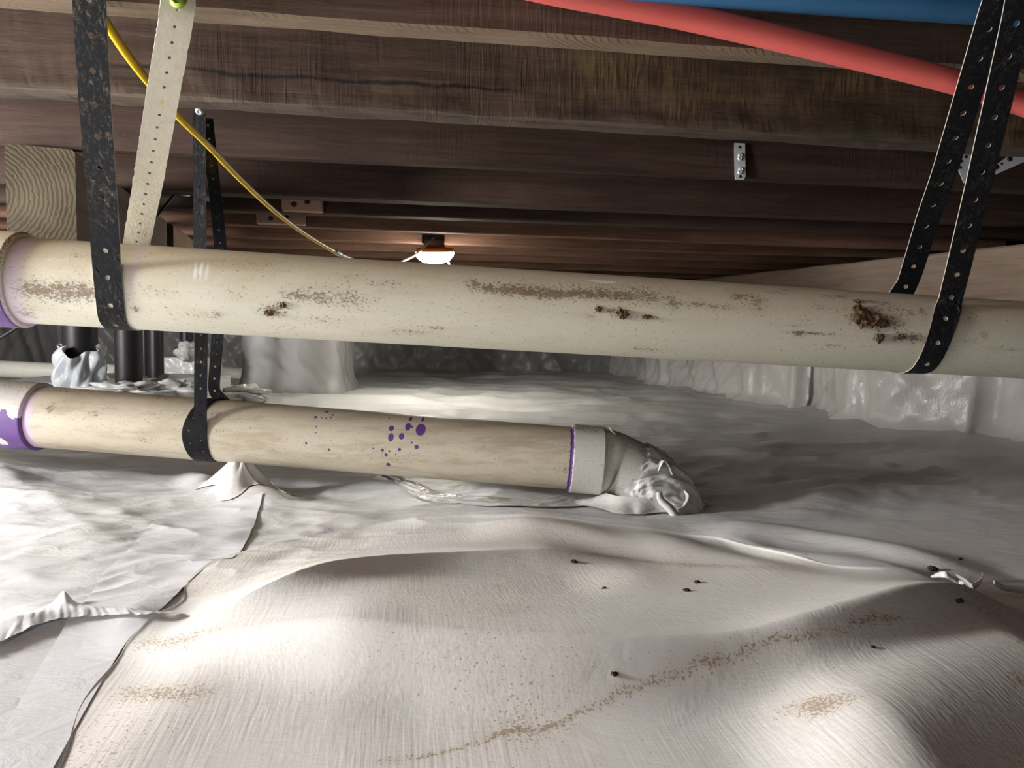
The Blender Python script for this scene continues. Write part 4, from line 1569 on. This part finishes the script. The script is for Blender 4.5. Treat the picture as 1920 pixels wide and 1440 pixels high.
# crumpled plastic pads at the feet of the posts
for (px, py, dep, sx, sy, sz, sd_, lb) in ((320, 733, 2.35, 0.085, 0.06, 0.035, 15, 'shiny crumpled white plastic lying at the foot of the slim post'),
                                          (232, 730, 2.12, 0.10, 0.07, 0.020, 18, 'flat crumpled white plastic round the foot of the thick post'),
                                          (447, 738, 2.9, 0.10, 0.07, 0.03, 25, 'crumpled clear-white plastic beside the wide wrapped pier')):
    q = P(px, py, dep)
    lump('plastic_crumple', (q.x, q.y, q.z), sx, sy, sz, M_wrap, None, sd_, 0.9, 46)
    tag([o for o in bpy.data.objects if o.name.startswith('plastic_crumple')][-1], lb, 'plastic wrap')
# raised footing under the posts
fa = P(240, 735, 2.5)
wrapped_block('footing', fa.x - 0.10, fa.y + 0.1, 0.60, 0.80, 0.0, P(240, 726, 2.3).z, 'low wrapped footing pad that carries the black posts', 'footing', M_liner, 79, -YAW, 0.008)
# white pipe lying behind the posts
a, b = P(-120, 686, 3.0), P(222, 702, 3.0)
V, f = tube([a, (a + b) / 2, b], 0.034, 28)
wt = empty('drain_pipe', tuple((a + b) / 2), 'white pipe lying level behind the black posts', 'pipe')
mesh('pipe', V, f, M_white, wt)
T0 = (b - a).normalized()
V, f = tube([b - T0 * 0.08, b - T0 * 0.075, b - T0 * 0.004, b], [0.034, 0.039, 0.039, 0.034], 28)
mesh('end_fitting', V, f, M_white, wt)
a, b = P(418, 700, 4.2), P(470, 704, 4.2)
V, f = tube([a, b], 0.04, 20)
tag(mesh('pipe_stub', V, f, M_white), 'pale pipe stub beside the wide wrapped pier', 'pipe')

# dark cables
V, f = tube(catmull([P(278, 424, 2.0), P(305, 392, 2.0), P(325, 368, 2.05), P(340, 360, 2.1), P(370, 366, 2.1), P(418, 376, 2.15)], 50), 0.0035, 8)
ctb = mesh('cable', V, f, M_dark)
tag(ctb, 'thin dark cable with grey couplers above the girder', 'cable')
for (x_, y_) in ((345, 361), (395, 372)):
    V, f = tube([P(x_ - 10, y_ - 2, 2.08), P(x_ + 10, y_ + 2, 2.08)], 0.009, 12)
    mesh('coupler', V, f, M_galv, ctb)
V, f = tube(catmull([P(-60, 668, 1.7), P(0, 634, 1.7), P(45, 606, 1.7), P(100, 570, 1.7)], 20), 0.0035, 8)
tag(mesh('cable', V, f, M_dark), 'thin black cable slanting below the upper pipe coupling', 'cable')


# ------------------------------------------------------------------ galvanised tie and brackets
def plate(name, px_pts, dep, thick, mat, parent, off=(0, 0)):
    """flat metal plate from a pixel outline on a plane of constant depth, with thickness"""
    A = [P(x, y, dep) for x, y in px_pts]
    Bk = [p + fw * thick for p in A]
    n = len(A)
    V = [tuple(p) for p in A + Bk]
    f = [tuple(range(n)), tuple(range(n, 2 * n))[::-1]] + [(i, (i + 1) % n, n + (i + 1) % n, n + i) for i in range(n)]
    return fixn(mesh(name, V, f, mat, parent, False))


def depth_on_y(px, py, Y):
    d = fw + rt * ((px - 960) / F) + up * ((720 - py) / F)
    t = Y / d.y
    return t


dt = depth_on_y(1387, 300, J[2][0]) - 0.006
tt_ = empty('tie_plate', tuple(P(1387, 338, dt)), 'narrow galvanised tie plate screwed to the joist face', 'bracket')
plate('plate', [(1377, 268), (1397, 269), (1398, 330), (1395, 337), (1380, 336), (1378, 330)], dt, 0.003, M_galv, tt_)
for (x_, y_) in ((1388, 292), (1387, 297), (1389, 318), (1387, 323)):
    screw(tt_, P(x_, y_, dt), tuple(-fw), M_galv, 0.006)
for (x_, y_) in ((1387, 276), (1388, 331)):
    V, f = lathe([(0.0035, 0), (0.0035, 0.0006)], P(x_, y_, dt), tuple(-fw), 12)
    mesh('hole', V, f, M_dark, tt_)
dt = depth_on_y(1850, 300, J[2][0]) - 0.02
bt = empty('angle_bracket', tuple(P(1850, 338, dt)), 'galvanised angle bracket with punched arms behind the strap loop', 'bracket')
plate('arm', [(1812, 270), (1818, 272), (1825, 290), (1833, 284), (1826, 320), (1808, 343), (1795, 312), (1804, 292)], dt, 0.003, M_galv, bt)
plate('arm', [(1858, 316), (1905, 282), (1935, 280), (1935, 297), (1858, 331)], dt - 0.012, 0.003, M_galv, bt)
for (x_, y_, r_) in ((1868, 313, 5), (1878, 307, 2.4), (1893, 298, 5), (1909, 288, 2.4)):
    V, f = lathe([(r_ / F * dt, 0), (r_ / F * dt, 0.0006)], P(x_, y_, dt - 0.012), tuple(-fw), 14)
    mesh('hole', V, f, M_dark, bt)
for (x_, y_) in ((1802, 302), (1800, 314), (1811, 294)):
    V, f = lathe([(0.004, 0), (0.004, 0.0006)], P(x_, y_, dt), tuple(-fw), 12)
    mesh('hole', V, f, M_dark, bt)

# ------------------------------------------------------------------ small things on the ground
CL = [(1287, 1108, .0042, 'dark dirt clod, the lower of two close together mid ground'), (1307, 1092, .0040, 'dark dirt clod, the upper of two close together mid ground'),
      (1076, 1047, .0042, 'dark dirt clod on the middle fold below the elbow'), (1748, 1067, .0065, 'largest dark dirt clod, above the torn plastic scrap'),
      (1797, 1141, .0042, 'dark dirt clod just below the torn plastic scrap'), (1150, 1321, .0032, 'brown dirt clod on the sandy streak in front'),
      (1133, 1103, .0028, 'tiny dirt clod between the sand and the middle fold'), (1636, 1217, .0022, 'tiny dirt clod near the dark hollow'), (1801, 1048, .0028, 'small flat dirt crumb beyond the torn plastic scrap')]
for i, (px, py, r, lb) in enumerate(CL):
    p = atz(px, py, 0.0)
    for _ in range(4):
        p = atz(px, py, h1(p.x, p.y) + 0.002)
    o = lump('dirt_clod', (p.x, p.y, h1(p.x, p.y) + 0.0016 + r * 0.2), r * 0.95, r * 0.65, r * 0.5, M_clod, None, 40 + i, 0.9, 16)
    tag(o, lb, 'dirt clod', 'dirt clods on the sheet')


def onfloor(px, py, lift=0.0):
    p = atz(px, py, 0.0)
    for _ in range(4):
        p = atz(px, py, h1(p.x, p.y) + 0.003)
    return Vector((p.x, p.y, h1(p.x, p.y) + 0.003 + lift))


sc_t = empty('plastic_scrap', tuple(onfloor(1820, 1105)), 'torn white plastic scrap with ragged serrated edge on the ground', 'plastic scrap')
ribbon('strip', [onfloor(1745, 1096, .004), onfloor(1770, 1106, .008), onfloor(1795, 1112, .003), onfloor(1806, 1118, .001)], [0.0055 * (0.3 + math.sin(i / 39 * PI)) for i in range(40)], M_wrap, sc_t, (0.3, 1, 0.8))
ribbon('strip', [onfloor(1792, 1086, .006), onfloor(1808, 1100, .006), onfloor(1822, 1110, .004), onfloor(1838, 1108, .012), onfloor(1842, 1100, .016)], [0.0055 * (0.25 + math.sin(i / 39 * PI)) for i in range(40)], M_wrap, sc_t, (0.6, 0.6, 1))
ribbon('strip', [onfloor(1862, 1104, .008), onfloor(1882, 1108, .004), onfloor(1920, 1112, .003), onfloor(1960, 1114, .002)], [0.006 + 0.004 * (i % 2) for i in range(40)], M_wrap, sc_t, (0.1, 1, 0.8))
# puckered peak of plastic by the strap, upper left
pk = onfloor(447, 905)
V, n1, n2 = [], 60, 18
for i in range(n1):
    a = 2 * PI * i / n1
    for j in range(n2):
        t = j / (n2 - 1)
        r = 0.055 * t * (1 + 0.35 * math.sin(a * 3 + 0.5) + 0.15 * math.sin(a * 7))
        z_ = 0.050 * (1 - t) ** 1.8 * (1 + 0.2 * math.sin(a * 5))
        x_, y_ = pk.x + r * math.cos(a) * 1.3 + 0.004 * (1 - t), pk.y + r * math.sin(a) * 0.8
        V.append((x_, y_, z_))
V = np.array(V)
V[:, 2] += height(V[:, 0], V[:, 1]) + 0.002
tag(mesh('plastic_pucker', V, grid_faces(n1, n2, True), M_wrap, attrs={'dust': np.full(len(V), .2)}), 'puckered white plastic peak on the ground below the narrow strap', 'plastic wrap')
